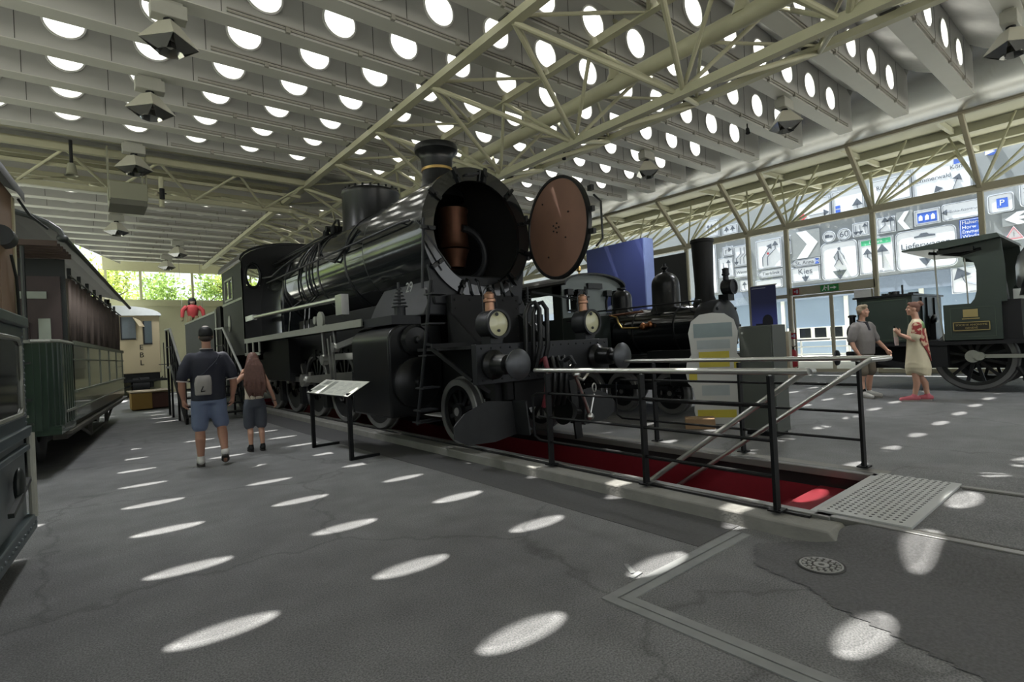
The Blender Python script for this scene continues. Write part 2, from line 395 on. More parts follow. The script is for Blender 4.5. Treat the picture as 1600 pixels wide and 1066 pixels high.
# rough newer asphalt, dark strip along the kerb, white painted corner line: inlays a few millimetres proud
def patch(name, pts, m, z=.004):
    b = MB(); b.prism(pts, (0,0,z-.012), (1,0,0), (0,1,0), (0,0,.012)); return obj(name, b, m, kind='structure', smooth=False)
dk = mat('asphalt_dark', (.085,.085,.087), .8, 0, .25, 40, bump=.4, bscale=150)
patch('floor_patch_1', [(3.12,16),(3.08,9),(3.12,5),(3.09,1.97),(3.62,1.97),(3.62,16)], dk)
ln = mat('line_paint', srgb(136,138,138), .8, 0, .25, 9)
for i, o_ in enumerate((0, .07)):
    x_, y_ = 2.12+o_, 1.95-o_
    patch('trim_%d' % (5+i), [(3.5,y_),(x_,y_),(x_+.035,-1),(x_+.095,-1),(x_+.06,y_-.056),(3.5,y_-.056)], ln, .006)
for p0, p1 in (((2.42,1.99),(2.52,2.0)), ((2.48,2.02),(2.55,2.13))):
    b = MB(); b.bar((*p0,.0), (*p1,.0), .03, .014); obj('trim_7', b, ln, kind='structure')
rg = mat('asphalt_rough', (.135,.135,.138), .9, 0, .45, 70, bump=.7, bscale=170)
def drape(name, poly, m, step=.03, z=.004):
    # inlay that follows the rise of the floor
    def inside(x, y):
        c = False; n = len(poly)
        for i in range(n):
            (x0, y0), (x1, y1) = poly[i], poly[(i+1)%n]
            if (y0 > y) != (y1 > y) and x < (x1-x0)*(y-y0)/(y1-y0)+x0: c = not c
        return c
    b = MB(); idx = {}
    xa, xb = min(p[0] for p in poly), max(p[0] for p in poly); ya, yb = min(p[1] for p in poly), max(p[1] for p in poly)
    def vert(i, j):
        if (i,j) not in idx: x, y = xa+i*step, ya+j*step; idx[i,j] = len(b.v); b.v.append((x, y, fh(x,y)+z))
        return idx[i,j]
    for i in range(int((xb-xa)/step)+1):
        for j in range(int((yb-ya)/step)+1):
            if inside(xa+(i+.5)*step, ya+(j+.5)*step): b.f.append([vert(i,j),vert(i+1,j),vert(i+1,j+1),vert(i,j+1)]); b.mi.append(0)
    return obj(name, b, m, kind='structure', ang=60)
drape('floor_patch_2', [(3.38,1.73),(3.06,1.58),(2.98,1.24),(2.86,1.1),(2.62,.42),(2.45,-.2),(3.84,-.2),(3.84,1.3),(3.6,1.55)], rg)

# ---- right-hand glass facade, leaning glazing above a transom
FY = [-6.95,-4.5,-2.05,.4,2.84,5.27,7.74,9.04,11.47,13.9,16.35,18.8,21.25,23.7,26.15,29.2]
FX, TZ, TX2, TZ2 = 18.3, 4.82, 16.55, 6.38
fr = MB(); fr.bar((FX,-7,TZ), (FX,30,TZ), .22, .2); fr.bar((TX2,-7,TZ2), (TX2,30,TZ2), .12, .1)
fr.box(FX-.06, FX+.06, -7, 5.27, 0, .12); fr.box(FX-.06, FX+.06, 7.74, 30, 0, .12)
for y in FY:
    fr.bar((FX,y,0), (FX,y,TZ), .12, .14, (1,0,0)); fr.bar((FX,y,TZ), (TX2,y,TZ2), .1, .16)
fr.box(FX-.07, FX+.07, 5.27, 7.74, 2.52, 2.78); fr.box(FX-.05, FX+.05, 7.74, 9.04, 2.46, 2.58)
obj('wall_right', fr, fac_m, kind='structure', bevel=.012)
for i in range(len(FY)-1):
    g = MB(); y0, y1 = FY[i]+.05, FY[i+1]-.05
    z0 = 2.78 if i == 5 else .12
    g.add([(FX,y0,z0),(FX,y1,z0),(FX,y1,TZ-.1),(FX,y0,TZ-.1)], [(0,1,2,3)])
    g.add([(FX-.06,y0,TZ+.1),(FX-.06,y1,TZ+.1),(TX2+.02,y1,TZ2-.05),(TX2+.02,y0,TZ2-.05)], [(0,1,2,3)])
    nwin += 1; obj('window_%d' % nwin, g, glz_m, kind='structure', smooth=False)
# cove of polished sheet between the beam ends and the glazing head
cv = MB(); P = []
for i in range(13):
    t = i/12; x = XR-.25+(TX2-XR+.25)*t; z = 6.94-.56*(1-(1-t)**2.2) if i else 6.94
    P.append([(x, y, z) for y in (-7, 4, 10, 16, 22, 30)])
cv.grid(P); obj('ceiling_cove', cv, foil_m, kind='structure')
# glass double door
dr = thing('door_1', None, None, (FX, 6.5, 0), kind='structure')
for y0, y1 in ((5.36,6.5), (6.5,7.64)):
    b = MB()
    for (a, c, z0, z1) in ((y0,y0+.05,.02,2.5),(y1-.05,y1,.02,2.5),(y0+.05,y1-.05,.02,.12),(y0+.05,y1-.05,2.42,2.5)): b.box(FX-.025,FX+.025,a,c,z0,z1)
    lf = obj('leaf', b, fac_m, dr)
    g = MB(); g.add([(FX,y0+.05,.12),(FX,y1-.05,.12),(FX,y1-.05,2.42),(FX,y0+.05,2.42)], [(0,1,2,3)]); obj('pane', g, glz_m, lf, smooth=False)
    b = MB(); b.bar((FX-.05,y0+.08,1.05), (FX-.05,y1-.08,1.05), .03, .04); obj('push_bar', b, mat('door_bar', (.5,.5,.5), .3, .8), lf)
# ---- end wall with a strip of windows
cream = mat('end_wall_paint', srgb(186,184,150), .75, 0, .04)
EY = 30.1
b = MB(); b.box(1.0, FX, EY, EY+.25, 0, 4.12); b.box(1.0, FX, EY-.06, EY+.25, 4.12, 4.42); b.box(1.0, FX, EY-.03, EY+.25, 5.78, 6.94)
for x in (1.1, 2.4, 4.5, 6.9, 9.3, 11.7, 14.1, 16.5): b.box(x-.05, x+.05, EY-.02, EY+.1, 4.42, 5.78)
obj('wall_end', b, cream, kind='structure', smooth=False)
ex = [1.1,2.4,4.5,6.9,9.3,11.7,14.1,16.5]
for i in range(7):
    g = MB(); g.add([(ex[i]+.05,EY+.05,4.42),(ex[i+1]-.05,EY+.05,4.42),(ex[i+1]-.05,EY+.05,5.78),(ex[i]+.05,EY+.05,5.78)], [(0,1,2,3)])
    nwin += 1; obj('window_%d' % nwin, g, glz_m, kind='structure', smooth=False)
# ---- left side: leaning glazing on a line that turns outwards
LP = [(-6.6,-9), (-6.6,-5), (-6.6,-1), (-6.6,3), (-6.6,7), (-6.4,11), (-4.2,15), (-1.7,19), (.17,22.3), (.42,24.2), (.66,26.1), (.9,28), (1.15,30.1)]
b = MB()
for i, (x, y) in enumerate(LP):
    if i: b.bar((*LP[i-1],4.5), (x,y,4.5), .16, .18); b.bar((LP[i-1][0]-.9,LP[i-1][1],6.2), (x-.9,y,6.2), .12, .1); b.bar((*LP[i-1],.5), (x,y,.5), .16, 1.0)
    b.bar((x,y,0), (x,y,4.5), .12, .12, (1,0,0)); b.bar((x,y,4.5), (x-.9,y,6.2), .06, .09)
obj('wall_left', b, fac_m, kind='structure')
for i in range(len(LP)-1):
    (x0, y0), (x1, y1) = LP[i], LP[i+1]; g = MB()
    g.add([(x0,y0,1),(x1,y1,1),(x1,y1,4.4),(x0,y0,4.4)], [(0,1,2,3)]); g.add([(x0,y0,4.6),(x1,y1,4.6),(x1-.9,y1,6.2),(x0-.9,y0,6.2)], [(0,1,2,3)])
    nwin += 1; obj('window_%d' % nwin, g, glz_m, kind='structure', smooth=False)
# ---- wall behind the photographer: low parapet and glazing
b = MB(); b.box(-6.6, FX, -9.2, -9, 0, .9); b.box(-6.6, FX, -9.2, -9, 6.2, 6.94)
for i in range(11): b.box(-6.6+2.45*i, -6.5+2.45*i, -9.2, -9.05, .9, 6.2)
b.box(-6.6, FX, -9.15, -3.7, 6.9, 6.96)
obj('wall_back', b, fac_m, kind='structure', smooth=False)
# ================================================================ BIG LOCOMOTIVE
blk = mat('black_loco_paint', (.008,.0088,.0092), .3, 0, .25, 5, spec=.32)
blk_g = mat('black_boiler_gloss', (.009,.0105,.0112), .13, 0, .2, 4, bump=.03, bscale=6, spec=.7, coat=.35)
blk_m = mat('black_matt', (.008,.0084,.009), .6, 0, .3, 9, spec=.25)
iron = mat('worn_grey_iron', (.022,.0235,.026), .45, .35, .25, 12, spec=.3)
steel_p = mat('polished_steel', (.55,.55,.52), .3, .95, .12, 10)
edge_g = mat('light_edge', srgb(130,132,122), .4, .3, .1, 12)
brass = mat('brass', (.62,.42,.16), .3, 1, .1, 12)
copper = mat('copper', (.42,.17,.075), .35, 1, .2, 9)
rust = mat('rust_brown_paint', srgb(116,84,70), .62, 0, .22, 3)
soot = mat('soot', (.008,.0075,.007), .9)
tyre = mat('tyre_steel', (.23,.23,.225), .42, .6, .15, 10); tyre_d = mat('tyre_dark', (.10,.10,.10), .45, .5, .15, 10)
X0, ZR, BZ = 4.58, KT, 3.03
loco = thing('steam_locomotive', 'large black steam locomotive over the red pit with round smokebox door swung open', 'locomotive', (X0, 10, ZR))
def LP_(name, b, m, parent=None, **k): return obj(name, b, m, parent or loco, **k)

b = MB(); b.box(X0-.6, X0-.5, 5.0, 16.4, .72, 1.35); b.box(X0+.5, X0+.6, 5.0, 16.4, .72, 1.35)
for y in (5.2, 7.0, 8.9, 10.4, 11.9, 13.3, 15.5): b.box(X0-.5, X0+.5, y, y+.12, .75, 1.3)
b.box(X0-1.0, X0+1.0, 12.1, 14.2, .85, 1.8); b.box(X0-.75, X0+.75, 8.0, 12.1, 1.3, 2.15); b.box(X0-1.35, X0+1.35, 14.2, 16.6, 1.5, 1.85)
LP_('frame', b, blk_m, bevel=.01)
# boiler with cladding bands
b = MB(); b.cyl((X0,8.15,BZ), (X0,14.3,BZ), .905, n=56)
b.m(1)
for y in (8.2, 9.0, 10.35, 11.4, 12.45): b.lathe([(.905,-.03),(.918,-.025),(.918,.025),(.905,.03)], (X0,y,BZ), (0,1,0), 56, False, False)
LP_('boiler', b, [blk_g, blk], ang=40)
b = MB()
pr = [(-.98,1.85),(-.98,2.75),(-.9,3.2),(-.7,3.58),(-.4,3.86),(0,3.96),(.4,3.86),(.7,3.58),(.9,3.2),(.98,2.75),(.98,1.85)]
b.prism(pr, (X0,12.55,0), (1,0,0), (0,0,1), (0,1.75,0)); LP_('firebox', b, blk_g, bevel=.05)
# smokebox: shell, deep dark inside, front ring with clamps
sb = MB(); sb.lathe([(.93,1.95),(.93,.1),(.955,.08),(.955,0),(.765,0),(.765,.06),(.87,.09)], (X0,6.22,BZ), (0,1,0), 64, False, False)
sb.m(1).lathe([(.87,.09),(.87,1.7),(.0,1.7)], (X0,6.22,BZ), (0,1,0), 48, False, False)
smk = LP_('smokebox', sb, [blk_g, soot], ang=40)
for k in range(11):
    a = RAD(15+k*33); c = Vector((X0+.86*cos(a), 6.2, BZ+.86*sin(a))); d = Vector((cos(a),0,sin(a)))
    b = MB(); b.bar(c-d*.1, c+d*.12, .05, .04, (0,1,0)); b.cyl(c-Vector((0,.05,0)), c, .025, n=8)
    LP_('door_clamp', b, blk, smk)
b = MB(); b.bar((X0-.2,6.2,BZ+.82), (X0+.0,6.2,BZ+.86), .1, .03, (0,0,1)); b.bar((X0+.03,6.2,BZ+.77), (X0+.06,6.2,BZ+.93), .02, .02); LP_('lamp_bracket', b, iron, smk)
b = MB(); b.lathe([(.27,0),(.25,.03),(.24,.1),(.24,.56),(.26,.6),(.26,.64)], (X0+.2,7.2,2.98), (0,0,1), 28); b.lathe([(.17,0),(.2,.15),(.245,.28)], (X0+.2,7.2,2.68), (0,0,1), 24, False, False); LP_('blast_cone', b, mat('copper_dark', (.085,.038,.022), .5, .8, .3, 9), smk)
b = MB(); b.tube([(X0+.2+.42*cos(t*pi/12), 6.95, 2.86+.42*sin(t*pi/12)) for t in range(-11, 7)], .06, 10); LP_('steam_pipe', b, iron, smk)
for x in (-.28,-.12,.3,.45):
    b = MB(); b.tube([(X0+x,6.2,BZ-.68),(X0+x-.02,6.12,BZ-.72),(X0+x,6.1,BZ-.86),(X0+x+.04,6.12,BZ-.92)], .02, 6); LP_('hook', b, blk, smk)
# open smokebox door
ht = RAD(-8.2); du = Vector((sin(ht), -cos(ht), 0)); dn = Vector((cos(ht), sin(ht), 0)); hinge = Vector((5.55, 6.25, 3.05)); dc = hinge+du*.745
b = MB(); b.m(1).lathe([(.0,.012),(.70,.012)], dc, dn, 56, False, False)
b.m(0).lathe([(.70,.012),(.705,0),(.745,0),(.745,.06),(.66,.11),(.35,.155),(.06,.17)], dc, dn, 56, False, True)
b.m(2)
for a, r in ((0,.0),(0,.07),(1.2,.07),(2.5,.07),(3.7,.07),(5,.07),(.5,.35),(2.2,.52),(5.6,.28),(4.2,.45)):
    p = dc+dn*.006+du*r*cos(a)+Vector((0,0,1))*r*sin(a); b.cyl(p-dn*.012, p, .012, n=8)
door = LP_('smokebox_door', b, [blk, rust, blk_m], ang=40, label='open round smokebox door, brown inside')
b = MB()
for z in (.28,-.28): b.bar(hinge+Vector((0,0,z))-du*.1+dn*.06, hinge+du*.9+Vector((0,0,z*.9))+dn*.14, .08, .025, dn); b.cyl(hinge+Vector((-.02,-.0,z-.07)), hinge+Vector((-.02,0,z+.07)), .035, n=10)
LP_('hinge', b, blk, door)
b = MB()
for z in (.38,.1,-.2): b.bar(dc+du*.72+dn*.05+Vector((0,0,z)), dc+du*.80+dn*.05+Vector((0,0,z)), .05, .07)
b.tube([dc+du*.75+dn*.1+Vector((0,0,.3)), dc+du*.8+dn*.18+Vector((0,0,.2)), dc+du*.8+dn*.18+Vector((0,0,-.3)), dc+du*.75+dn*.1+Vector((0,0,-.4))], .016, 6)
LP_('door_handle', b, blk, door)
# saddle, apron
b = MB(); b.prism([(-.95,1.85),(.95,1.85),(.8,2.15),(.62,2.42),(-.62,2.42),(-.8,2.15)], (X0,6.3,0), (1,0,0), (0,0,1), (0,1.75,0))
b.prism([(-.78,2.0),(.78,2.0),(.86,2.55),(.62,2.34),(.3,2.14),(-.3,2.14),(-.62,2.34),(-.86,2.55)], (X0,6.26,0), (1,0,0), (0,0,1), (0,.06,0)); LP_('saddle', b, iron, bevel=.02)
b = MB(); b.box(X0-.6, X0+.6, 6.12, 6.26, 1.42, 2.12)
for x in (-.55,-.3,0,.3,.55):
    for z in (1.5, 2.05): b.ell((X0+x,6.12,z), .018,.014,.018, 8, 6)
for z in (1.65,1.8,1.93):
    for x in (-.55,.55): b.ell((X0+x,6.12,z), .018,.014,.018, 8, 6)
LP_('apron', b, blk_m, bevel=.008)
text_curve('number', '29', .2, mat('number_grey', (.2,.21,.2), .6), loco, (X0-.965,6.62,2.26), (0,-1,0), (.1,0,1))
# chimney, dome
b = MB(); b.lathe([(.42,-.12),(.36,.02),(.27,.1),(.245,.2),(.24,.34)], (X0,7.27,3.88), (0,0,1), 40, True, False)
b.m(1).lathe([(.24,.34),(.252,.345),(.252,.385),(.245,.39)], (X0,7.27,3.88), (0,0,1), 40, False, False)
b.m(0).lathe([(.245,.39),(.25,.52),(.265,.58),(.31,.63),(.345,.66),(.35,.7),(.34,.75),(.25,.77),(.22,.7)], (X0,7.27,3.88), (0,0,1), 40, False, True)
LP_('chimney', b, [blk, brass], ang=40)
b = MB(); b.lathe([(.64,-.28),(.58,-.1),(.555,.05),(.55,.62),(.565,.66),(.55,.7),(.45,.75),(.2,.79),(.04,.8)], (X0,9.75,3.82), (0,0,1), 44)
for k in range(22):
    a = 2*pi*k/22; b.cyl((X0+.52*cos(a),9.75+.52*sin(a),4.52), (X0+.52*cos(a),9.75+.52*sin(a),4.57), .022, n=8)
LP_('steam_dome', b, blk, ang=40)
b = MB(); b.box(X0-.35, X0-.05, 10.75, 11.05, 3.85, 4.05); b.cyl((X0-.5,10.9,4.0), (X0+.1,10.9,4.0), .06, n=12); b.tube([(X0-.2,10.9,4.0),(X0-.2,10.95,4.22),(X0-.15,11.2,4.28),(X0-.15,11.6,4.12)], .025, 8)
for y in (10.7,11.15): b.ell((X0-.4,y,3.95), .07,.07,.1)
LP_('valve_turret', b, blk_m)
# handrail with stanchions and pipes
b = MB(); b.tube([(X0-.945,6.55,BZ+.16),(X0-.99,6.75,BZ+.16),(X0-.99,13.6,BZ+.16)], .017, 8)
for y in (6.75,8.3,9.9,11.4,13.0): b.cyl((X0-.88,y,BZ+.16), (X0-.99,y,BZ+.16), .014, n=8)
LP_('handrail', b, iron)
def on_boiler(y, ang, r=.935): return (X0-r*sin(RAD(ang)), y, BZ+r*cos(RAD(ang)))
for y0, y1, dy in ((10.8,10.7,0), (10.9,10.95,.0), (11.0,11.6,.3)):
    b = MB(); b.tube([on_boiler(y0, 15)]+[on_boiler(y0+(y1-y0)*t/8, 15+13*t) for t in range(1, 9)]+[(X0-1.05,y1-.25+dy,2.4),(X0-1.15,y1-.4+dy,1.9)], .018, 8); LP_('pipe', b, blk)
b = MB(); b.tube([on_boiler(8.6,60), on_boiler(8.9,78), on_boiler(9.3,90,.96), on_boiler(10.2,75,.96), on_boiler(10.7,50)], .022, 8); LP_('pipe', b, blk)
for a_, r_ in ((22,1.0),(33,.98),(44,.97)):
    b = MB(); b.tube([on_boiler(10.95,a_-6), on_boiler(11.3,a_,r_), on_boiler(14.2,a_,r_)], .018, 8); LP_('pipe', b, iron)
b = MB(); b.tube([(X0-1.0,13.9,3.35),(X0-1.06,12.9,3.25),(X0-1.0,12.2,3.38),on_boiler(11.6,40)], .024, 8); LP_('pipe', b, iron)
# cab
CX0, CX1, CY0, CY1 = X0-1.4, X0+1.4, 14.25, 16.5
for x, nm in ((CX0,1), (CX1-.03,0)):
    b = MB()
    for (ya, yb, za, zb) in ((CY0,CY1,1.5,2.98),(CY0,CY1,3.5,3.78),(CY0,15.25,2.98,3.5),(16.1,CY1,2.98,3.5)): b.box(x,x+.03,ya,yb,za,zb)
    sd = LP_('cab_side', b, mat('cab_side_paint', (.02,.022,.022), .6, 0, .3, 4, spec=.2), smooth=False)
    if nm:
        b = MB()
        for (ya,yb,za,zb) in ((15.2,16.15,2.95,3.0),(15.2,16.15,3.49,3.54),(15.2,15.26,3,3.5),(16.09,16.15,3,3.5),(15.62,15.68,3,3.5)): b.box(x-.02,x+.035,ya,yb,za,zb)
        wf = LP_('window_frame', b, edge_g, sd)
        g = MB(); g.add([(x+.015,15.25,3),(x+.015,16.1,3),(x+.015,16.1,3.5),(x+.015,15.25,3.5)], [(0,1,2,3)]); LP_('pane', g, glz_m, wf)
        b = MB(); b.box(x-.015,x,CY0,CY1,2.86,2.92); b.ell((x-.01,15.75,2.35), .02,.16,.22, 20, 10); LP_('number_plate', b, edge_g, sd)
arc = [(-1.4,3.78)]+[(-1.4*cos(t*pi/16), 3.78+.5*sin(t*pi/16)) for t in range(1,16)]+[(1.4,3.78)]
# front sheet as four strips round the spectacle windows
b = MB()
top = [(-1.4,3.62)]+arc+[(1.4,3.62)]
b.prism(top, (X0,CY0,0), (1,0,0), (0,0,1), (0,.03,0)); b.prism([(-1.4,1.85),(1.4,1.85),(1.4,3.2),(-1.4,3.2)], (X0,CY0,0), (1,0,0), (0,0,1), (0,.03,0))
for xa, xb in ((-1.4,-1.3),(-.98,.98),(1.3,1.4)): b.box(X0+xa,X0+xb,CY0,CY0+.03,3.2,3.62)
cf = LP_('cab_front', b, blk, smooth=False)
for sg in (-1, 1):
    c = (X0+sg*1.14, CY0-.02, 3.45); b = MB()
    pts = [(c[0]+.17*cos(t), c[1], c[2]+.3*sin(t)) for t in [2*pi*i/24 for i in range(24)]]; b.tube(pts, .035, 8, closed=True)
    wf = LP_('window_frame', b, blk, cf); g = MB(); g.add([(p[0],p[1]+.03,p[2]) for p in pts], [tuple(range(24))]); LP_('pane', g, glz_m, wf)
b = MB(); ro = [(p[0]*1.04, p[1]+.05) for p in arc]; ri = [(p[0]*1.02, p[1]) for p in arc]
for i in range(len(arc)-1):
    b.prism([ri[i],ri[i+1],ro[i+1],ro[i]], (X0,CY0-.1,0), (1,0,0), (0,0,1), (0,CY1-CY0+.3,0))
LP_('cab_roof', b, blk)
b = MB(); b.box(X0-1.36,X0+1.36,14.28,16.4,1.85,1.9); b.box(X0-.85,X0+.85,14.28,14.6,1.9,3.5)
for i in range(8): b.tube([(X0-.6+.17*i,14.62,2.6+.1*(i%3)),(X0-.6+.17*i,14.85,2.65+.1*(i%3))], .03, 8)
LP_('footplate', b, soot)
# running board with pale edge
for sg in (-1, 1):
    b = MB(); xa, xb = sorted((X0+sg*1.38, X0+sg*.92)); b.box(xa,xb,7.4,14.25,1.79,1.84); rb = LP_('running_board', b, blk)
    xe = X0+sg*1.39; b = MB(); b.box(xe-.012,xe+.012,7.3,14.25,1.765,1.875)
    for y in (12.9,13.45,14.0): b.box(xe-.012,xe+.012,y,y+.07,1.5,1.77)
    b.box(xe-.012,xe+.012,12.9,14.25,1.46,1.53); LP_('edge_strip', b, edge_g, rb)
# cylinders
cp = [(-1.44,.5),(-1.44,1.42)]+[(-1.2-.24*cos(t*pi/12), 1.50+.24*sin(t*pi/12)) for t in range(0,7)]+[(-.62,1.74),(-.62,.5)]
for sg in (-1, 1):
    b = MB(); b.prism([(p[0]*-sg, p[1]) for p in cp], (X0,6.4,0), (1,0,0), (0,0,1), (0,1.2,0)); cyl_ = LP_('cylinder', b, [blk], bevel=.03)
    b = MB(); b.lathe([(.21,0),(.21,.05),(.17,.09),(.05,.1),(.045,.16),(.0,.17)], (X0+sg*1.06,6.4,1.52), (0,-1,0), 28, True, False)
    b.lathe([(.34,0),(.34,.06),(.28,.1),(.08,.12),(.06,.17)], (X0+sg*1.06,6.4,.95), (0,-1,0), 32); LP_('cylinder_cover', b, blk, cyl_)
    b = MB(); b.box(X0+sg*1.14-.22,X0+sg*1.14+.22,6.42,7.3,1.74,1.86); b.cyl((X0+sg*1.16,6.56,1.86),(X0+sg*1.16,6.56,2.0),.08,n=12)
    for i in range(6): b.lathe([(.03,0),(.11-.014*i,.0),(.11-.014*i,.012),(.03,.015)], (X0+sg*1.16,6.56,1.98+.048*i), (0,0,1), 14)
    b.cyl((X0+sg*1.16,6.56,1.9),(X0+sg*1.16,6.56,2.32),.022,n=8); LP_('relief_valve', b, iron, cyl_)
# wheels
def wheel_mesh(nm, r, w, nsp, hub, cw=True, tm=tyre, sm_=blk):
    b = MB(); b.m(1).lathe([(r-.085,-w/2),(r-.012,-w/2),(r,-w/2+.015),(r+.0,w/2-.03),(r+.028,w/2-.025),(r+.028,w/2),(r-.085,w/2),(r-.085,-w/2)], (0,0,0), (1,0,0), 48, False, False)
    b.m(0).lathe([(r-.15,-w*.3),(r-.08,-w*.38),(r-.08,w*.38),(r-.15,w*.3),(r-.15,-w*.3)], (0,0,0), (1,0,0), 40, False, False)
    b.lathe([(hub,-w*.62),(hub,w*.5)], (0,0,0), (1,0,0), 20); b.m(1).lathe([(hub*.5,-w*.7),(hub*.5,-w*.5)], (0,0,0), (1,0,0), 14); b.m(0)
    for k in range(nsp):
        a = 2*pi*(k+.5)/nsp; d = Vector((0,cos(a),sin(a))); b.bar(d*hub*.8, d*(r-.1), .055, .035, (1,0,0))
    if cw: b.prism([((r-.09)*cos(t), (r-.09)*sin(t)) for t in [pi*1.18+pi*.64*i/12 for i in range(13)]]+[((r-.33)*cos(t), (r-.33)*sin(t)) for t in [pi*1.82-pi*.64*i/12 for i in range(13)]], (-w*.42,0,0), (0,1,0), (0,0,1), (w*.5,0,0))
    return mesh_of(nm, b, [sm_, tm], ang=30)
dw = wheel_mesh('driving_wheel', .665, .13, 14, .15); lw = wheel_mesh('leading_wheel', .43, .12, 10, .11, cw=False)
DY = [8.25+1.45*i for i in range(5)]
for y in DY:
    for x, rz in ((3.875,0), (5.285,pi)):
        o = bpy.data.objects.new('driving_wheel', dw); COL.objects.link(o); o.parent = loco; o.location = Vector((x,y,ZR+.665))-loco.location; o.rotation_euler = (0,0,rz)
    b = MB(); b.cyl((3.85,y,ZR+.665),(5.3,y,ZR+.665),.085,n=14); LP_('axle', b, blk_m)
for x, rz in ((3.875,0), (5.285,pi)):
    o = bpy.data.objects.new('leading_wheel', lw); COL.objects.link(o); o.parent = loco; o.location = Vector((x,5.85,ZR+.43))-loco.location; o.rotation_euler = (0,0,rz)
b = MB(); b.cyl((3.85,5.85,ZR+.43),(5.3,5.85,ZR+.43),.07,n=12); LP_('axle', b, blk_m)
# rods and motion on the visible side (mirrored on the other)
for sg in (-1, 1):
    x = X0+sg*.86; za = ZR+.665+.1
    b = MB()
    for i in range(4):
        b.bar((x,DY[i]+.1,za),(x,DY[i+1]-.1,za),.05,.11)
    for y in DY: b.cyl((x-.05*1,y,za),(x+.05,y,za),.105,n=18); b.box(x-.035,x+.035,y-.07,y+.07,za-.02,za+.16)
    LP_('coupling_rod', b, steel_p)
    x = X0+sg*1.0; b = MB(); b.bar((x,DY[2],za),(x,8.15,1.02),.05,.1); b.bar((x,DY[2]+.12,za+.06),(x,8.3,1.08),.03,.03); b.cyl((x-.06,DY[2],za),(x+.06,DY[2],za),.13,n=18); LP_('connecting_rod', b, steel_p)
    b = MB(); b.bar((x,7.55,1.34),(x,9.35,1.34),.1,.11); b.bar((x,7.55,.86),(x,9.2,.86),.09,.07); LP_('slide_bar', b, steel_p)
    b = MB(); b.box(x-.06,x+.06,8.0,8.3,.88,1.28); b.cyl((x,7.5,1.06),(x,8.1,1.06),.04,n=12); b.box(x-.04,x+.04,8.5,8.6,.45,1.0); LP_('crosshead', b, iron)
    xo = X0+sg*1.28; b = MB(); b.bar((xo,9.2,1.95),(xo+.0,9.15,1.25),.04,.07); b.bar((xo,8.95,1.66),(xo,8.85,.75),.035,.05); b.bar((xo,8.8,1.7),(xo,8.7,.8),.035,.05); b.bar((xo,7.6,1.62),(xo,8.65,1.5),.05,.09); b.cyl((xo-.05,8.65,1.5),(xo+.05,8.65,1.5),.08,n=14); b.bar((xo,8.6,1.5),(xo,8.68,1.85),.04,.07)
    b.cyl((xo-.05,9.18,1.3),(xo+.05,9.18,1.3),.09,n=14); LP_('valve_gear', b, steel_p)
    b = MB(); b.cyl((xo-.06,9.15,1.98),(xo-.02,9.15,1.98),.15,n=24); b.cyl((xo-.05,9.45,2.0),(xo+.1,9.45,2.0),.07,n=16); b.box(xo-.03,xo+.05,8.95,9.5,1.84,1.9); LP_('reversing_bracket', b, edge_g)
    b = MB(); b.tube([(X0+sg*1.32,13.6,2.36),(X0+sg*1.32,8.2,2.26)], .042, 10); b.box(X0+sg*1.32-.06,X0+sg*1.32+.06,8.05,8.3,2.0,2.32); b.box(X0+sg*1.32-.05,X0+sg*1.32+.05,13.5,14.2,2.3,2.42); LP_('reversing_rod', b, steel_p)
    for i in range(4): b = MB(); b.box(X0+sg*.8-.06,X0+sg*.8+.06,DY[i]+.62,DY[i]+.8,.35,1.0); LP_('brake_block', b, blk_m)
    for i in range(5):
        b = MB(); b.box(X0+sg*.72-.05,X0+sg*.72+.05,DY[i]-.5,DY[i]+.5,1.36,1.42); b.box(X0+sg*.72-.05,X0+sg*.72+.05,DY[i]-.3,DY[i]+.3,1.42,1.47); b.box(X0+sg*.72-.06,X0+sg*.72+.06,DY[i]-.08,DY[i]+.08,1.3,1.5); LP_('leaf_spring', b, blk_m)
    b = MB(); b.box(X0+sg*1.2-.12,X0+sg*1.2+.12,7.62,7.9,.75,1.0); b.cyl((X0+sg*1.25,7.7,.7),(X0+sg*1.25,7.7,1.15),.07,n=12); b.cyl((X0+sg*1.25,7.9,.7),(X0+sg*1.25,7.9,1.1),.07,n=12); LP_('lubricator', b, iron)
# front deck, buffer beam, guard irons, steps
b = MB(); b.box(X0-1.12,X0+1.12,4.97,6.2,1.36,1.4); b.prism([(4.97,1.4),(5.5,1.4),(6.2,1.9),(6.2,1.4)], (X0-.62,0,0), (0,1,0), (0,0,1), (.04,0,0)); b.prism([(4.97,1.4),(5.5,1.4),(6.2,1.9),(6.2,1.4)], (X0+.58,0,0), (0,1,0), (0,0,1), (.04,0,0))
b.bar((X0-1.38,5.4,1.42),(X0-.6,5.1,1.42),.06,.05); b.bar((X0-1.36,5.45,1.4),(X0-1.1,5.0,1.0),.05,.04); b.bar((X0-1.1,5.0,1.0),(X0-.9,4.97,.85),.05,.04); LP_('front_deck', b, blk_m)
b = MB(); b.box(X0-1.12,X0+1.12,4.87,4.97,.95,1.41)
for i in range(16):
    for z in (1.0,1.36): b.ell((X0-1.05+.14*i,4.87,z), .015,.012,.015, 6, 4)
bb = LP_('buffer_beam', b, iron, bevel=.01)
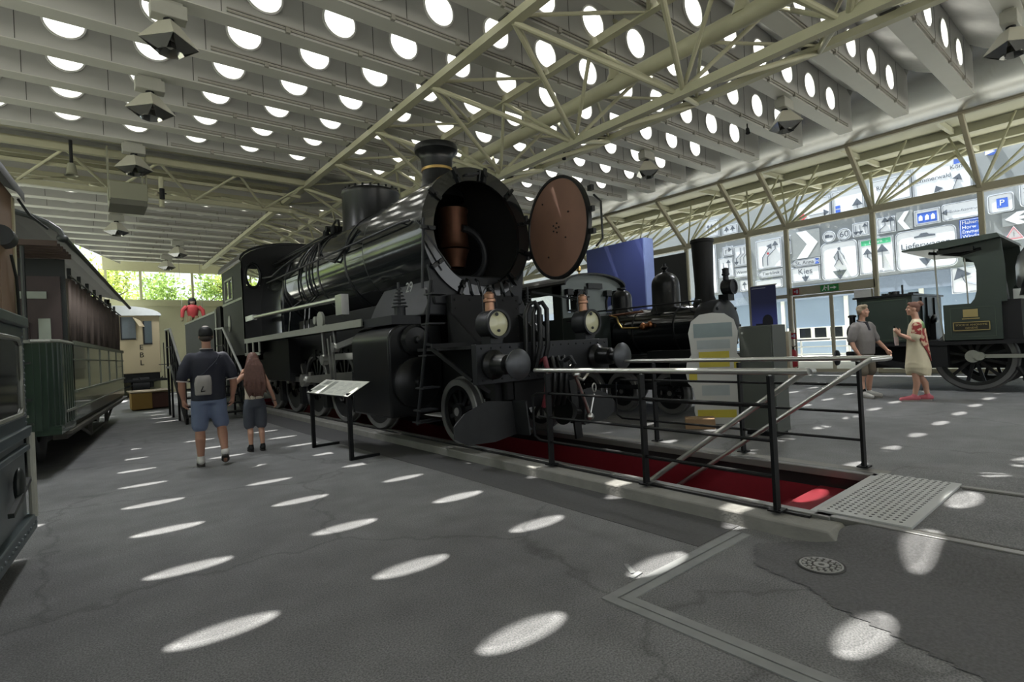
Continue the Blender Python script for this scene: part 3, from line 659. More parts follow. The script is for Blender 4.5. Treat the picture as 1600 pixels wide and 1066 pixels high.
for sg in (-1, 1):
    x = X0-.02+sg*.875; b = MB(); b.lathe([(.17,0),(.17,.04),(.12,.08),(.11,.28),(.07,.3),(.065,.44)], (x,4.87,1.17), (0,-1,0), 28)
    bf = LP_('buffer', b, blk); b = MB(); b.lathe([(.05,-.03),(.165,.0),(.17,.025),(.155,.04),(.08,.058),(.0,.064)], (x,4.43,1.17), (0,-1,0), 36, True, False); LP_('buffer_head', b, mat('buffer_head_iron', (.07,.074,.08), .4, .5, .2, 20), bf)
    # guard plate ahead of the leading wheel
    b = MB(); gx = X0+sg*.66
    b.prism([(sg*1.36,.36),(sg*1.37,.5),(sg*1.22,.63),(sg*.9,.74),(sg*.52,.70),(sg*.48,.30),(sg*.8,.25),(sg*1.2,.27)], (X0,5.02,0), (1,0,0), (0,0,1), (0,.02,0)); b.prism([(sg*.52,.70),(sg*.48,.30),(sg*.46,.32),(sg*.5,.72)], (X0,5.02,0), (1,0,0), (0,0,1), (0,-.25,0)); LP_('guard_plate', b, mat('guard_grey', (.03,.032,.034), .55, .1, .3, 6, spec=.3), smooth=False)
    b = MB(); b.box(gx-.05,gx+.05,5.1,5.2,.5,1.3); LP_('guard_bracket', b, blk_m)
    # ladder of small steps
    xl_ = X0+sg*1.33; b = MB(); b.tube([(xl_,5.42,2.2),(xl_,5.65,1.35),(xl_,5.92,.45)], .022, 8)
    for t, wd in ((2.03,.14),(1.68,.14),(1.3,.12),(.9,.16),(.62,.16),(.47,.2)):
        y = 5.42+(2.2-t)/(2.2-.45)*.5; b.box(xl_-.02,xl_+sg*-wd*1.4 if sg>0 else xl_+wd*1.4,y-.1,y+.1,t,t+.02) if sg<0 else b.box(xl_-wd*1.4,xl_+.02,y-.1,y+.1,t,t+.02)
    b.bar((xl_,5.5,2.0),(X0+sg*.95,6.2,2.2),.03,.03); b.bar((xl_,5.62,1.45),(X0+sg*1.1,5.4,1.38),.03,.03); LP_('step_ladder', b, iron)
b = MB(); b.tube([(X0-.6,6.1,BZ-.55),(X0-.93,6.15,BZ-.1),(X0-.97,6.3,BZ+.1)], .014, 6); b.tube([(X0-1.0,6.2,2.2),(X0-.93,6.2,BZ+.12)], .02, 8); LP_('handrail', b, iron)
for dx in (-.42, -.3):
    b = MB(); b.tube([(X0+dx,4.84,1.05),(X0+dx,4.8,1.75),(X0+dx+.04,4.78,1.86),(X0+dx+.1,4.74,1.88),(X0+dx+.15,4.72,1.8),(X0+dx+.14,4.72,1.35),(X0+dx+.1,4.78,1.1)], .03, 10); LP_('brake_hose', b, blk)
hose_r = mat('hose_red', srgb(110,40,50), .6)
for i, (dx, m_) in enumerate(((-.2,hose_r), (-.08,blk), (.02,blk), (.12,blk))):
    b = MB(); b.tube([(X0+dx,4.86,1.15),(X0+dx-.02,4.72,1.2),(X0+dx-.04,4.66,1.05),(X0+dx-.06,4.68,.78),(X0+dx-.04,4.76,.62)], .032, 10); LP_('brake_hose', b, m_)
b = MB(); b.bar((X0,4.87,1.12),(X0,4.6,1.12),.06,.09); b.tube([(X0,4.62,1.16),(X0,4.5,1.2),(X0,4.45,1.12),(X0,4.52,1.03),(X0,4.62,1.06)], .03, 8); LP_('coupling_hook', b, iron)
b = MB(); b.tube([(X0+.1,4.6,1.1),(X0+.25,4.62,.82),(X0+.46,4.66,.42)], .022, 8); b.tube([(X0+.16,4.58,.95),(X0+.3,4.6,.9),(X0+.42,4.62,.98)], .016, 8); b.tube([(X0+.46,4.66,.45),(X0+.52,4.66,.62),(X0+.55,4.66,.7)], .016, 8)
b.ell((X0+.18,4.6,.98), .06,.05,.05); b.ell((X0+.45,4.66,.42), .06,.05,.05); b.tube([(X0+.56+.035*cos(t), 4.66, .78+.055*sin(t)) for t in [2*pi*i/12 for i in range(12)]], .01, 6, closed=True); LP_('screw_coupling', b, steel_p)
b = MB(); b.lathe([(.17,0),(.12,.12),(.05,.2),(.04,.3)], (X0+.1,4.78,.52), (1,0,-.15), 20); b.bar((X0+.3,4.8,.9),(X0+.36,4.78,.15),.12,.03); LP_('brake_valve', b, blk)
b = MB(); b.box(X0-.5,X0+.5,4.98,5.6,.6,.95); LP_('drag_box', b, blk_m)

# two brass-topped lanterns on the buffer beam
def lantern(x, lab):
    t = thing('lantern', lab, 'lantern', (x, 5.02, 1.41), 'head lanterns of the big locomotive')
    b = MB(); b.lathe([(.13,0),(.17,.02),(.17,.2),(.16,.23)], (x,5.14,1.64), (0,-1,0), 32); obj('lantern_body', b, iron, t)
    b = MB(); b.ring((x,4.90,1.64), (0,-1,0), .145, .175, .03, 36); obj('rim', b, iron, t)
    b = MB(); b.lathe([(.15,0),(.12,.012),(.0,.02)], (x,4.9,1.64), (0,-1,0), 32, True, False); obj('lens', b, mat('lens_cream', srgb(196,194,160), .18, 0, .08, 6, coat=.4), t)
    b = MB(); b.cyl((x-.01,4.875,1.56),(x-.01,4.865,1.56),.018,n=10); b.cyl((x-.03,4.875,1.75),(x-.03,4.865,1.75),.022,n=10); obj('boss', b, iron, t)
    b = MB(); b.lathe([(.06,0),(.055,.1),(.075,.11),(.075,.14),(.06,.15),(.065,.2),(.03,.23)], (x,5.04,1.8), (0,0,1), 20); obj('lantern_top', b, mat('copper_dull', (.36,.20,.13), .4, .8, .2, 9), t)
    b = MB(); b.tube([(x-.1,5.04,1.78)]+[(x-.1*cos(a), 5.04, 1.95+.14*sin(a)) for a in [pi*i/10 for i in range(11)]]+[(x+.1,5.04,1.78)], .007, 6); obj('handle', b, iron, t)
    b = MB(); b.box(x-.09,x+.09,4.94,5.12,1.41,1.5); obj('foot', b, iron, t)
lantern(3.81, 'brass topped lantern on the big locomotive, in front of the saddle and beside the ladder')
lantern(5.42, 'brass topped lantern on the big locomotive, below the open round door')

# tender behind the cab
tn = thing('tender', 'grey sided tender coupled behind the cab of the large black locomotive', 'tender', (X0, 20.5, ZR))
tg = mat('tender_grey', srgb(54,56,58), .7, 0, .2, 2, spec=.2)
b = MB(); b.box(X0-1.38,X0+1.38,17.6,23.5,1.35,2.82); obj('tank', b, tg, tn, bevel=.02)
b = MB(); b.box(X0-1.4,X0-1.36,17.55,17.7,1.3,2.9); b.box(X0-1.4,X0-1.37,17.6,23.5,2.8,2.86); obj('edge_strip', b, edge_g, tn)
b = MB(); b.box(X0-1.36,X0+1.36,17.1,17.6,1.3,2.95); obj('tender_front', b, soot, tn)
b = MB(); b.box(X0-1.3,X0+1.3,17.1,23.6,1.0,1.35); obj('frame', b, blk_m, tn)
tw = wheel_mesh('tender_wheel', .5, .12, 10, .12, cw=False)
for y in (18.3,20.3,22.3):
    for x, rz in ((3.875,0),(5.285,pi)):
        o = bpy.data.objects.new('wheel', tw); COL.objects.link(o); o.parent = tn; o.location = Vector((x,y,ZR+.5))-tn.location; o.rotation_euler = (0,0,rz)
# ================================================================ SMALL BLACK TANK ENGINE beyond the pit
AX = 8.64
t2 = thing('tank_engine', 'small black tank engine with tall plain chimney and two round domes, beyond the railing', 'locomotive', (AX, 6.5, .05))
gcab = mat('cab_grey_green', srgb(104,112,110), .45, 0, .1, 4); dgr = mat('dark_green_black', (.016,.022,.019), .32, 0, .2, 4)
b = MB(); b.cyl((AX,4.9,1.52),(AX,7.75,1.52),.43,n=40)
b.m(1)
for y in (5.5,6.4,7.2): b.lathe([(.43,-.02),(.438,-.015),(.438,.015),(.43,.02)], (AX,y,1.52), (0,1,0), 40, False, False)
obj('boiler', b, [blk_g, blk], t2, ang=40)
b = MB(); b.lathe([(.47,.35),(.47,.02),(.45,0),(.42,-.01),(.38,-.03),(.12,-.06),(.0,-.07)], (AX,4.72,1.52), (0,1,0), 40, False, False)
for k in range(8): b.ell((AX+.42*cos(k*pi/4),4.71,1.52+.42*sin(k*pi/4)), .03,.03,.03, 8, 6)
obj('smokebox', b, iron, t2, ang=40)
b = MB(); b.lathe([(.26,-.1),(.2,.0),(.165,.1),(.16,.3),(.185,1.05),(.2,1.06),(.2,1.11),(.17,1.12)], (AX,5.1,1.96), (0,0,1), 32); obj('chimney', b, blk_m, t2)
b = MB(); b.lathe([(.33,-.12),(.26,.0),(.255,.42)]+[(.255*cos(t*pi/16),.42+.24*sin(t*pi/16)) for t in range(1,8)]+[(.05,.665),(.03,.7),(.07,.74),(.03,.78),(.03,.82)], (AX,5.9,1.95), (0,0,1), 36); obj('steam_dome', b, blk, t2)
b = MB(); b.lathe([(.27,-.12),(.215,.0),(.2,.06),(.2,.27)]+[(.2*cos(t*pi/16),.27+.18*sin(t*pi/16)) for t in range(1,8)]+[(.09,.45),(.09,.48)], (AX,6.95,1.95), (0,0,1), 32); obj('sand_dome', b, blk, t2)
b = MB(); b.tube([(AX-.36,7.7,1.98),(AX-.36,4.95,1.98)], .015, 8)
for y in (5.2,5.9,6.6,7.3): b.cyl((AX-.3,y,1.8),(AX-.36,y,1.98),.012,n=6)
obj('handrail', b, iron, t2)
b = MB(); b.tube([(AX-.46,7.6,1.86),(AX-.46,6.9,1.86),(AX-.46,6.1,1.88)], .022, 8); obj('pipe', b, mat('pipe_copper_dull', (.25,.12,.08), .4, .8), t2)
b = MB(); b.tube([(AX-.47,6.85,1.86),(AX-.47,6.72,1.82),(AX-.47,6.68,1.7),(AX-.47,6.6,1.6),(AX-.47,6.2,1.58)], .018, 8); obj('pipe', b, brass, t2)
b = MB(); b.ell((AX-.47,6.1,1.6), .06,.07,.07); b.cyl((AX-.47,6.15,1.58),(AX-.47,5.98,1.62),.045,n=12); b.ell((AX-.47,5.95,1.63), .05,.05,.06); obj('injector', b, copper, t2)
# cab
for x in (AX-.94, AX+.91):
    b = MB(); b.box(x,x+.03,7.75,9.3,1.05,1.86); b.box(x,x+.03,7.75,8.0,1.86,2.55); b.box(x,x+.03,8.7,9.3,1.86,2.55); b.box(x,x+.03,7.75,9.3,2.38,2.55)
    obj('cab_side', b, dgr, t2, smooth=False)
b = MB(); car = [(-.94*cos(t*pi/14), 2.55+.25*sin(t*pi/14)) for t in range(15)]
b.prism([(-.94,2.42),*car,(.94,2.42)], (AX,7.72,0), (1,0,0), (0,0,1), (0,.03,0)); b.box(AX-.94,AX+.94,7.72,7.75,1.05,2.0)
for xa,xb in ((-.94,-.8),(-.4,.4),(.8,.94)): b.box(AX+xa,AX+xb,7.72,7.75,2.0,2.42)
cf2 = obj('cab_front', b, gcab, t2, smooth=False)
for sg in (-1,1):
    cxw = AX+sg*.6; pts = [(cxw-.2,2.03),(cxw+.2,2.03),(cxw+.2,2.25),(cxw+.1,2.38),(cxw-.02,2.42),(cxw-.14,2.38),(cxw-.2,2.25)]
    b = MB(); b.tube([(p[0],7.7,p[1]) for p in pts], .025, 6, closed=True); b.box(cxw-.28,cxw-.12,7.6,7.7,2.35,2.47); b.box(cxw+.02,cxw+.3,7.6,7.7,2.36,2.47); wf = obj('window_frame', b, blk, cf2)
    g = MB(); g.add([(p[0],7.73,p[1]) for p in pts], [tuple(range(7))]); obj('pane', g, glz_m, wf)
b = MB(); b.box(AX-.2,AX+.25,7.66,7.72,2.5,2.62); obj('vent', b, blk, cf2)
b = MB()
for i in range(14):
    a, c = car[i], car[i+1]; b.prism([a, c, (c[0]*1.03,c[1]+.035), (a[0]*1.03,a[1]+.035)], (AX,7.6,0), (1,0,0), (0,0,1), (0,1.85,0))
obj('cab_roof', b, blk, t2)
b = MB(); b.lathe([(.03,0),(.02,.1),(.05,.13),(.05,.2),(.02,.23)], (AX-.1,8.0,2.8), (0,0,1), 12); obj('whistle', b, brass, t2)
for xa, xb in ((-.95,-.45),(.45,.95)): b = MB(); b.box(AX+xa,AX+xb,6.9,7.75,1.05,1.88); obj('side_tank', b, dgr, t2, bevel=.02)
b = MB(); b.box(AX-.95,AX+.95,4.7,9.4,.98,1.05); b.box(AX-.4,AX+.4,4.8,9.2,.5,.98); b.box(AX-.95,AX-.55,4.85,5.7,1.05,1.15); obj('frame', b, blk_m, t2)
b = MB(); b.box(AX-.95,AX+.95,4.6,4.7,.75,1.05); obj('buffer_beam', b, blk, t2)
sw = wheel_mesh('small_wheel', .36, .1, 9, .09)
for y in (5.4,6.45,7.3,8.65):
    for x, rz in ((AX-.72,0),(AX+.72,pi)):
        o = bpy.data.objects.new('wheel', sw); COL.objects.link(o); o.parent = t2; o.location = Vector((x,y,.41))-t2.location; o.rotation_euler = (0,0,rz)
b = MB(); b.bar((AX-.8,5.4,.5),(AX-.8,7.3,.5),.04,.07); b.bar((AX-.84,5.2,.62),(AX-.84,6.4,.48),.04,.06); obj('coupling_rod', b, iron, t2)
b = MB(); b.box(AX-.98,AX-.62,4.75,5.25,.55,.95); obj('cylinder', b, blk, t2, bevel=.03)
# lamp on the smokebox
lt = thing('lantern', 'black head lantern on top of the small tank engine smokebox, in front of its chimney', 'lantern', (AX+.02, 4.72, 1.98))
b = MB(); b.lathe([(.1,0),(.13,.02),(.13,.16),(.12,.18)], (AX+.02,4.76,2.18), (0,-1,0), 28); obj('lantern_body', b, blk, lt)
b = MB(); b.lathe([(.13,0),(.13,.03),(.105,.03),(.1,.01),(0,.015)], (AX+.02,4.59,2.18), (0,-1,0), 28, False, False); obj('lens', b, iron, lt)
b = MB(); b.lathe([(.05,0),(.045,.08),(.065,.09),(.065,.12),(.05,.13),(.055,.18),(.06,.2),(.02,.22)], (AX+.02,4.7,2.3), (0,0,1), 16); obj('lantern_top', b, iron, lt)
b = MB(); b.box(AX-.08,AX+.12,4.62,4.8,1.95,2.06); obj('foot', b, blk, lt)

# ================================================================ GREEN ENGINE at the right edge
BX = 14.35
t3 = thing('green_engine', 'old dark green engine with open sided cab and brass plates, at the far right', 'locomotive', (BX, 2, .04))
grn = mat('engine_green', srgb(38,48,42), .4, 0, .12, 3); grn2 = mat('engine_green_line', srgb(58,70,58), .4)
xs_ = 13.3
def gbox(nm, *bx, m_=grn, par=None, bev=.006): b = MB(); b.box(*bx); return obj(nm, b, m_, par or t3, bevel=bev)
ck = gbox('coal_box', 13.3, 15.6, 3.22, 4.22, 1.0, 1.98)
b = MB()
for (y0,y1,z0,z1) in ((3.3,4.14,1.9,1.92),(3.3,4.14,1.06,1.08),(3.3,3.32,1.06,1.92),(4.12,4.14,1.06,1.92)): b.box(13.292,13.3,y0,y1,z0,z1)
obj('lining', b, grn2, ck)
b = MB(); b.box(13.25,15.65,3.18,4.28,1.98,2.02)
for (x,y) in ((13.6,3.6),(14.2,3.9),(14.6,3.5)): b.cyl((x,y,2.02),(x,y,2.1),.1,n=16); b.tube([(x-.2,y,2.08),(x+.3,y+.1,2.09)], .015, 6)
b.cyl((14.0,3.55,2.02),(14.0,3.55,2.25),.02,n=8); obj('coal_box_lid', b, blk, ck)
b = MB()
for x in (13.9,14.3,14.9): b.box(x,x+.1,3.19,3.22,1.1,1.95)
b.ell((14.6,3.15,1.45), .2,.06,.12); b.box(14.45,14.7,3.1,3.22,1.0,1.4); obj('locker', b, blk, ck)
cs = None
for x, vis_ in ((xs_,1),(15.4,0)):
    b = MB(); b.box(x,x+.03,1.86,2.72,1.0,1.72)
    # pillar with a rounded opening edge
    pil = [(1.86,1.72),(2.3,1.72)]+[(2.16+.14*cos(t*pi/10)*1.0, 1.86-.14*sin(t*pi/10)+.0) for t in range(5,-1,-1)][:0]+[(2.24,1.8),(2.2,1.95),(2.19,2.35),(2.22,2.5),(2.3,2.58),(2.42,2.64),(2.75,2.72),(2.75,2.9),(1.9,2.95),(1.82,2.9),(1.78,2.4),(1.78,1.72)]
    b.prism(pil, (x,0,0), (0,1,0), (0,0,1), (.03,0,0)); s3 = obj('cab_side', b, grn, t3, smooth=False)
    if vis_: cs = s3
b = MB()
for (y0,y1,z0,z1) in ((1.95,2.62,1.64,1.65),(1.95,2.62,1.08,1.09),(1.95,1.96,1.08,1.65),(2.61,2.62,1.08,1.65)): b.box(xs_-.006,xs_,y0,y1,z0,z1)
obj('lining', b, grn2, cs)
b = MB(); b.box(xs_-.015,xs_,2.2,2.42,1.46,1.61); b.box(xs_-.01,xs_,2.18,2.44,1.42,1.44); obj('brass_plate', b, mat('brass_dull', (.36,.29,.13), .4, .7), cs, label='blank brass plate')
b = MB(); b.box(xs_-.015,xs_,2.03,2.58,1.2,1.37); np_ = obj('name_plate', b, mat('plate_dark', (.02,.018,.012), .4, .3), cs, label='brass framed name plate')
b = MB()
for (y0,y1,z0,z1) in ((2.03,2.58,1.355,1.37),(2.03,2.58,1.2,1.215),(2.03,2.045,1.2,1.37),(2.565,2.58,1.2,1.37)): b.box(xs_-.024,xs_-.012,y0,y1,z0,z1)
obj('rim', b, mat('brass_dull'), np_)
text_curve('lettering', 'SOCIETE ANONYME', .052, mat('brass_dull'), np_, (xs_-.017,2.305,1.31), (0,-1,0), (0,0,1)); text_curve('lettering', 'GENEVE', .052, mat('brass_dull'), np_, (xs_-.017,2.305,1.25), (0,-1,0), (0,0,1))
b = MB(); b.prism([(3.3,2.86),(3.3,2.89),(2.6,2.96),(1.84,2.98),(1.8,2.9),(2.6,2.82)], (13.1,0,0), (0,1,0), (0,0,1), (2.5,0,0)); obj('cab_roof', b, grn, t3, smooth=False)
b = MB(); b.box(13.2,13.32,2.2,2.75,2.72,2.8); b.tube([(13.3,2.9,2.78),(13.3,2.4,2.68),(13.3,2.1,2.75)], .03, 8); obj('roof_bracket', b, blk, t3)
b = MB(); b.tube([(xs_+.03,2.74,1.02),(xs_+.03,2.8,1.8),(xs_+.03,2.82,2.82)], .014, 8); b.tube([(xs_+.03,2.34,1.72),(xs_+.03,2.36,2.7)], .012, 6); obj('cab_post', b, edge_g, t3)
b = MB(); b.box(13.35,15.4,1.6,1.95,1.0,1.75); b.cyl((14.35,1.95,1.75),(14.35,1.98,1.75),.5,n=24)
for (x,z) in ((13.75,2.1),(13.8,1.9),(14.0,2.2),(13.7,2.35)): b.ell((x,2.0,z), .07,.08,.09)
b.tube([(13.6,2.05,1.8),(13.7,2.12,2.1),(13.62,2.02,2.4)], .02, 6); obj('boiler_fittings', b, blk_m, t3)
b = MB(); b.lathe([(.62,0),(.62,.55),(.58,.75),(.46,.95),(.2,1.08),(.0,1.12)], (14.35,1.15,1.85), (0,0,1), 32); b.box(13.75,14.95,.6,1.75,1.0,1.95); obj('firebox_dome', b, mat('polished_cladding', (.55,.56,.55), .3, .7, .1, 4), t3)
b = MB(); b.cyl((14.35,-3.2,1.55),(14.35,1.78,1.55),.5,n=32); obj('boiler', b, dgr, t3)
b = MB(); b.lathe([(.38,-.1),(.34,.1),(.2,.55),(.22,.6),(.02,.62)], (13.85,1.3,1.92), (0,0,1), 24); b.cyl((13.85,1.42,2.5),(13.85,1.42,2.95),.015,n=8); b.ell((13.85,1.42,2.78), .05,.05,.05); obj('safety_valve', b, blk, t3)
b = MB(); b.box(13.3,15.4,-3.5,4.3,.93,1.02); b.box(13.75,14.95,-3.5,4.3,.45,.93); b.box(13.32,13.5,2.7,3.25,.5,.95); obj('frame', b, blk_m, t3)
gw = wheel_mesh('engine_wheel', .63, .12, 12, .13, cw=False, tm=tyre_d)
for y in (2.32, -.4):
    for x, rz in ((13.5,0),(15.2,pi)):
        o = bpy.data.objects.new('driving_wheel', gw); COL.objects.link(o); o.parent = t3; o.location = Vector((x,y,.67))-t3.location; o.rotation_euler = (0,0,rz)
b = MB(); b.bar((13.38,2.32,.7),(13.38,-.4,.7),.05,.07); b.cyl((13.33,2.32,.7),(13.43,2.32,.7),.12,n=18); b.cyl((13.3,2.22,.7),(13.4,2.22,.7),.08,n=14); obj('coupling_rod', b, edge_g, t3)
b = MB(); b.tube([(13.4,1.7,.5),(13.4,1.6,.3),(13.4,1.2,.26),(13.4,.6,.3)], .04, 8); b.ell((13.4,1.55,.28), .05,.1,.09); obj('brake_gear', b, blk_m, t3)
b = MB(); b.lathe([(.1,0),(.09,.2),(.05,.22),(.045,.5)], (13.5,4.25,.7), (0,1,0), 20); b.lathe([(.05,-.02),(.17,0),(.18,.03),(.1,.06),(0,.065)], (13.5,4.72,.7), (0,1,0), 28, True, False); b.box(13.35,15.3,4.22,4.3,.5,.95); obj('buffer', b, iron, t3)
b = MB(); b.bar((13.42,3.9,.62),(13.42,3.0,.42),.08,.12); obj('step_bar', b, blk_m, t3)
lt = thing('lantern', 'black lantern standing at the rear corner of the green engine behind the man in grey', 'lantern', (13.6, 4.42, 1.0))
b = MB(); b.box(13.5,13.7,4.3,4.5,.98,1.04); b.ell((13.6,4.42,1.25), .13,.13,.2); b.cyl((13.6,4.42,1.4),(13.6,4.42,1.62),.06,n=12); b.lathe([(.085,0),(.085,.04),(.05,.06)], (13.6,4.42,1.6), (0,0,1), 12); obj('lantern_body', b, blk, lt)

# ================================================================ LEFT-HAND VEHICLES
def framer(O, deg):
    d = Vector((sin(RAD(deg)), cos(RAD(deg)), 0)); n = Vector((cos(RAD(deg)), -sin(RAD(deg)), 0)); O = Vector(O)
    return lambda x, y, z: tuple(O+n*x+d*y+Vector((0,0,z)))
class FB(MB):
    def __init__(s, fr): super().__init__(); s.fr = fr
    def done(s): s.v = [s.fr(*p) for p in s.v]; return s
# --- green open-sided coach with brown curtains
C1 = framer((-.05, 9.95, 0), 7.3)
co = thing('railway_coach', 'dark green old railway coach with brown curtains along its open side', 'railway coach', C1(-1.3, 3.7, .05))
cg = mat('coach_green', srgb(40,56,44), .28, 0, .12, 2.5, coat=.4); cgl = mat('coach_varnish', srgb(26,32,26), .16, 0, .2, 2, spec=.5, coat=.3)
cgd = mat('coach_dark', (.012,.016,.014), .5)
def cb(nm, m_, f, par=None, **k): b = FB(C1); f(b); return obj(nm, b.done(), m_, par or co, **k)
LE, W = 7.75, 2.6
def f(b):
    b.box(-W,0,0,LE,.62,1.06)
body = cb('lower_body', cg, f, bevel=.01)
def f(b):
    b.box(-.03,.0,.06,LE,1.06,1.74); b.box(-W,-W+.03,.06,LE,1.06,1.74)
cb('side_panel', cgl, f, smooth=False)
def f(b):
    for x0,x1 in ((.0,.035),): b.box(x0,x1,0,LE,1.03,1.065); b.box(x0,x1-.01,0,LE,1.72,1.78); b.box(x0,.02,.0,LE,1.5,1.52); b.box(x0,.012,0,LE,.78,.80)
    for y in (1.5,3.0,4.5,6.0,7.5): b.box(0,.012,y-.02,y+.02,1.06,1.74)
cb('moulding', mat('moulding_dull', srgb(104,110,96), .4, .2, .1, 8), f)
for y in (0.04,.98,1.95,2.9,3.9,4.85,5.8,6.75,7.7):
    for xa in (-.16, -W): cb('post', cgd, lambda b: b.box(xa,xa+.05,y-.02,y+.02,1.74,2.97), smooth=False)
# pleated curtain with a scalloped head
cu = FB(C1); P = []
n = 320
top = []; bot = []
for i in range(n+1):
    y = .12+(LE-.2)*i/n; x = -.10+.085*abs(sin(pi*y/.40))
    sc = abs(sin(pi*(y-.12)/.62))
    top.append((x, y, 2.66+.07*sc)); bot.append((x-.01, y, 1.76+.03*sin(i*.9)))
cu.grid([bot, [((a[0]+b_[0])/2+.01*sin(i*1.3),(a[1]+b_[1])/2,(a[2]+b_[2])/2) for i,(a,b_) in enumerate(zip(top,bot))], top])
o = obj('curtain', cu.done(), mat('curtain_brown', srgb(108,96,88), .85, 0, .12, 12), co, kind='stuff'); md = o.modifiers.new('S', 'SOLIDIFY'); md.thickness = .01
def f(b):
    for i in range(26): b.box(-.02,.005,.14+.3*i-.13,.14+.3*i+.13,2.72+.03*(i%2)*0,2.735)
    b.tube([(-.02,.05,2.74),(-.02,LE,2.74)], .012, 6)
cb('curtain_rail', cgd, f)
def f(b):   # near platform: end wall, ribbed side, rail
    b.box(-W,-.28,-1.12,-1.06,.62,1.72)
    for i in range(7):
        t0 = i/6*pi/2; x, y = -.28+.25*sin(t0), -.84-.25*cos(t0); b.box(x-.035,x+.035,y-.03,y+.03,.62,1.72)
    for i in range(5): y = -.75+.17*i; b.box(-.035,0.0,y-.035,y+.035,.6,1.72)
    b.box(-.045,-.015,-.84,.02,.62,1.72); b.box(-W,0,-1.08,0,.55,.66)
pf = cb('platform_end', cg, f)
def f(b):
    b.box(-W,-.26,-1.135,-1.12,1.46,1.49); b.box(-W,-.26,-1.135,-1.12,1.0,1.03); b.box(-W,-.26,-1.135,-1.12,.70,.73)
cb('groove', cgd, f, pf)
def f(b):
    b.box(-W,-.26,-1.16,-1.05,1.72,1.76); b.tube([(-.28,-1.1,1.74),(-.1,-1.03,1.74),(-.02,-.84,1.74),(-.02,.0,1.74)], .03, 8); b.box(-W,-.3,-1.15,-1.12,.80,.83); b.box(.0,.02,-.7,.0,.80,.83); b.box(.0,.02,-.03,.0,.7,.83)
cb('hand_rail', edge_g, f, pf)
def f(b):
    for z in (1.88,2.02): b.cyl((-W,-1.1,z),(-.3,-1.1,z),.014,n=6)
    for x in (-.3,-1.3): b.cyl((x,-1.1,1.74),(x,-1.1,2.95),.025,n=8)
    b.box(-W,-.05,-.02,.04,1.06,2.95)
cb('bulkhead', cgd, f)
def f(b): b.box(-.75,-.1,-.06,-.02,1.1,2.7); b.box(-.68,-.45,-.08,-.05,1.76,2.05)
cb('end_door', mat('maroon_panel', srgb(62,50,48), .5), f)
for q in ((-1.2,-.95,1.76,2.1),(-.35,-.22,1.76,2.1),(-.6,-.25,2.38,2.48)): cb('glass_pane', mat('pale_pane', srgb(150,158,146), .2), lambda b: b.box(q[0],q[1],-.09,-.04,q[2],q[3]))
rarc = [(-W/2+(W/2+.14)*-cos(t*pi/14), 2.98+.42*sin(t*pi/14)) for t in range(15)]
def f(b):
    for i in range(14):
        a, c = rarc[i], rarc[i+1]; b.prism([a,c,(c[0],c[1]+.05),(a[0],a[1]+.05)], (0,-1.35,0), (1,0,0), (0,0,1), (0,LE+2.2,0))
rf_ = cb('roof', mat('coach_roof', srgb(60,58,56), .6, 0, .1, 3), f, ang=50)
def f(b):
    b.tube([(.15,-1.35,3.0),(.15,LE+.85,3.0)], .035, 8); b.tube([(p[0],-1.36,p[1]+.02) for p in rarc], .035, 8); b.ell((.13,-1.36,3.0), .06,.05,.05)
cb('gutter', cgd, f, rf_)
def f(b):
    for i in range(6): b.box(-W+.1,.05,-1.2+.2*i,-1.16+.2*i,2.93,3.0)
cb('roof_rib', mat('roof_wood', srgb(70,56,48), .7), f, rf_)
def f(b):
    b.box(-.2,-.05,-.4,LE+.2,.42,.62); b.box(-W+.05,-W+.2,-.4,LE+.2,.42,.62); b.box(-.09,.03,-.6,LE+.6,.5,.54)
    b.tube([(-.1,.8,.5),(-.1,2.2,.2),(-.1,4.6,.2),(-.1,6.2,.5)], .025, 8)
    for y in (2.2,4.6): b.box(-.13,-.07,y-.05,y+.05,.2,.5)
cb('underframe', mat('underframe_grey', srgb(74,72,64), .6, .2, .2, 5), f)
def f(b):
    b.box(-1.9,-.5,1.0,6.6,.25,.62)
cb('running_gear', cgd, f)
def coach_wheels(parent, fr, ys, r, x0=-.55, x1=-1.99):
    for y in ys:
        for x in (x0, x1):
            b = FB(fr); b.lathe([(r-.1,-.06),(r,-.05),(r,.04),(r+.03,.06),(r-.1,.06),(.12,.03),(.1,-.08),(0,-.08)], (x,y,r+.03), (1,0,0), 30, False, False); obj('wheel', b.done(), iron, parent)
coach_wheels(co, C1, (.6, 6.9), .40)
# --- blue grey coach end at the left edge
C2 = framer((-.31, 5.38, 0), 5)
c2 = thing('railway_coach', 'blue grey riveted steel railway vehicle with brown wooden corner post at the left edge', 'railway coach', C2(-1.3, -2, .1))
bg2 = mat('steel_blue_grey', srgb(62,74,78), .38, .15, .2, 4); bgl = mat('steel_grey_lower', srgb(96,102,104), .45, .1, .2, 5)
def c2b(nm, m_, f, par=None, **k): b = FB(C2); f(b); return obj(nm, b.done(), m_, par or c2, **k)
def f(b): b.box(-2.6,0,-4.6,0,.93,1.74); b.box(-2.6,.03,-4.6,.03,1.7,1.78); b.box(-.02,.02,-4.6,-.12,1.05,1.08)
sb_ = c2b('side_sheet', bg2, f, bevel=.012)
def f(b): b.box(-2.6,-.02,-4.6,-.02,.32,.93)
c2b('lower_sheet', bgl, f)
def f(b): b.box(-2.6,.025,-4.6,.02,.90,.97); b.box(-2.6,.02,-4.6,.015,.80,.84); b.box(-2.6,.03,-4.6,.03,.20,.32)
tr = c2b('belt_moulding', bg2, f, bevel=.008)
def f(b):
    for i in range(30): b.ell((.03,-.05-.1*i,.26), .012,.014,.014, 6, 4)
    for i in range(16): b.ell((.0,-.05,1.0+.045*i), .01,.012,.012, 6, 4)
c2b('rivet_row', bgl, f, tr)
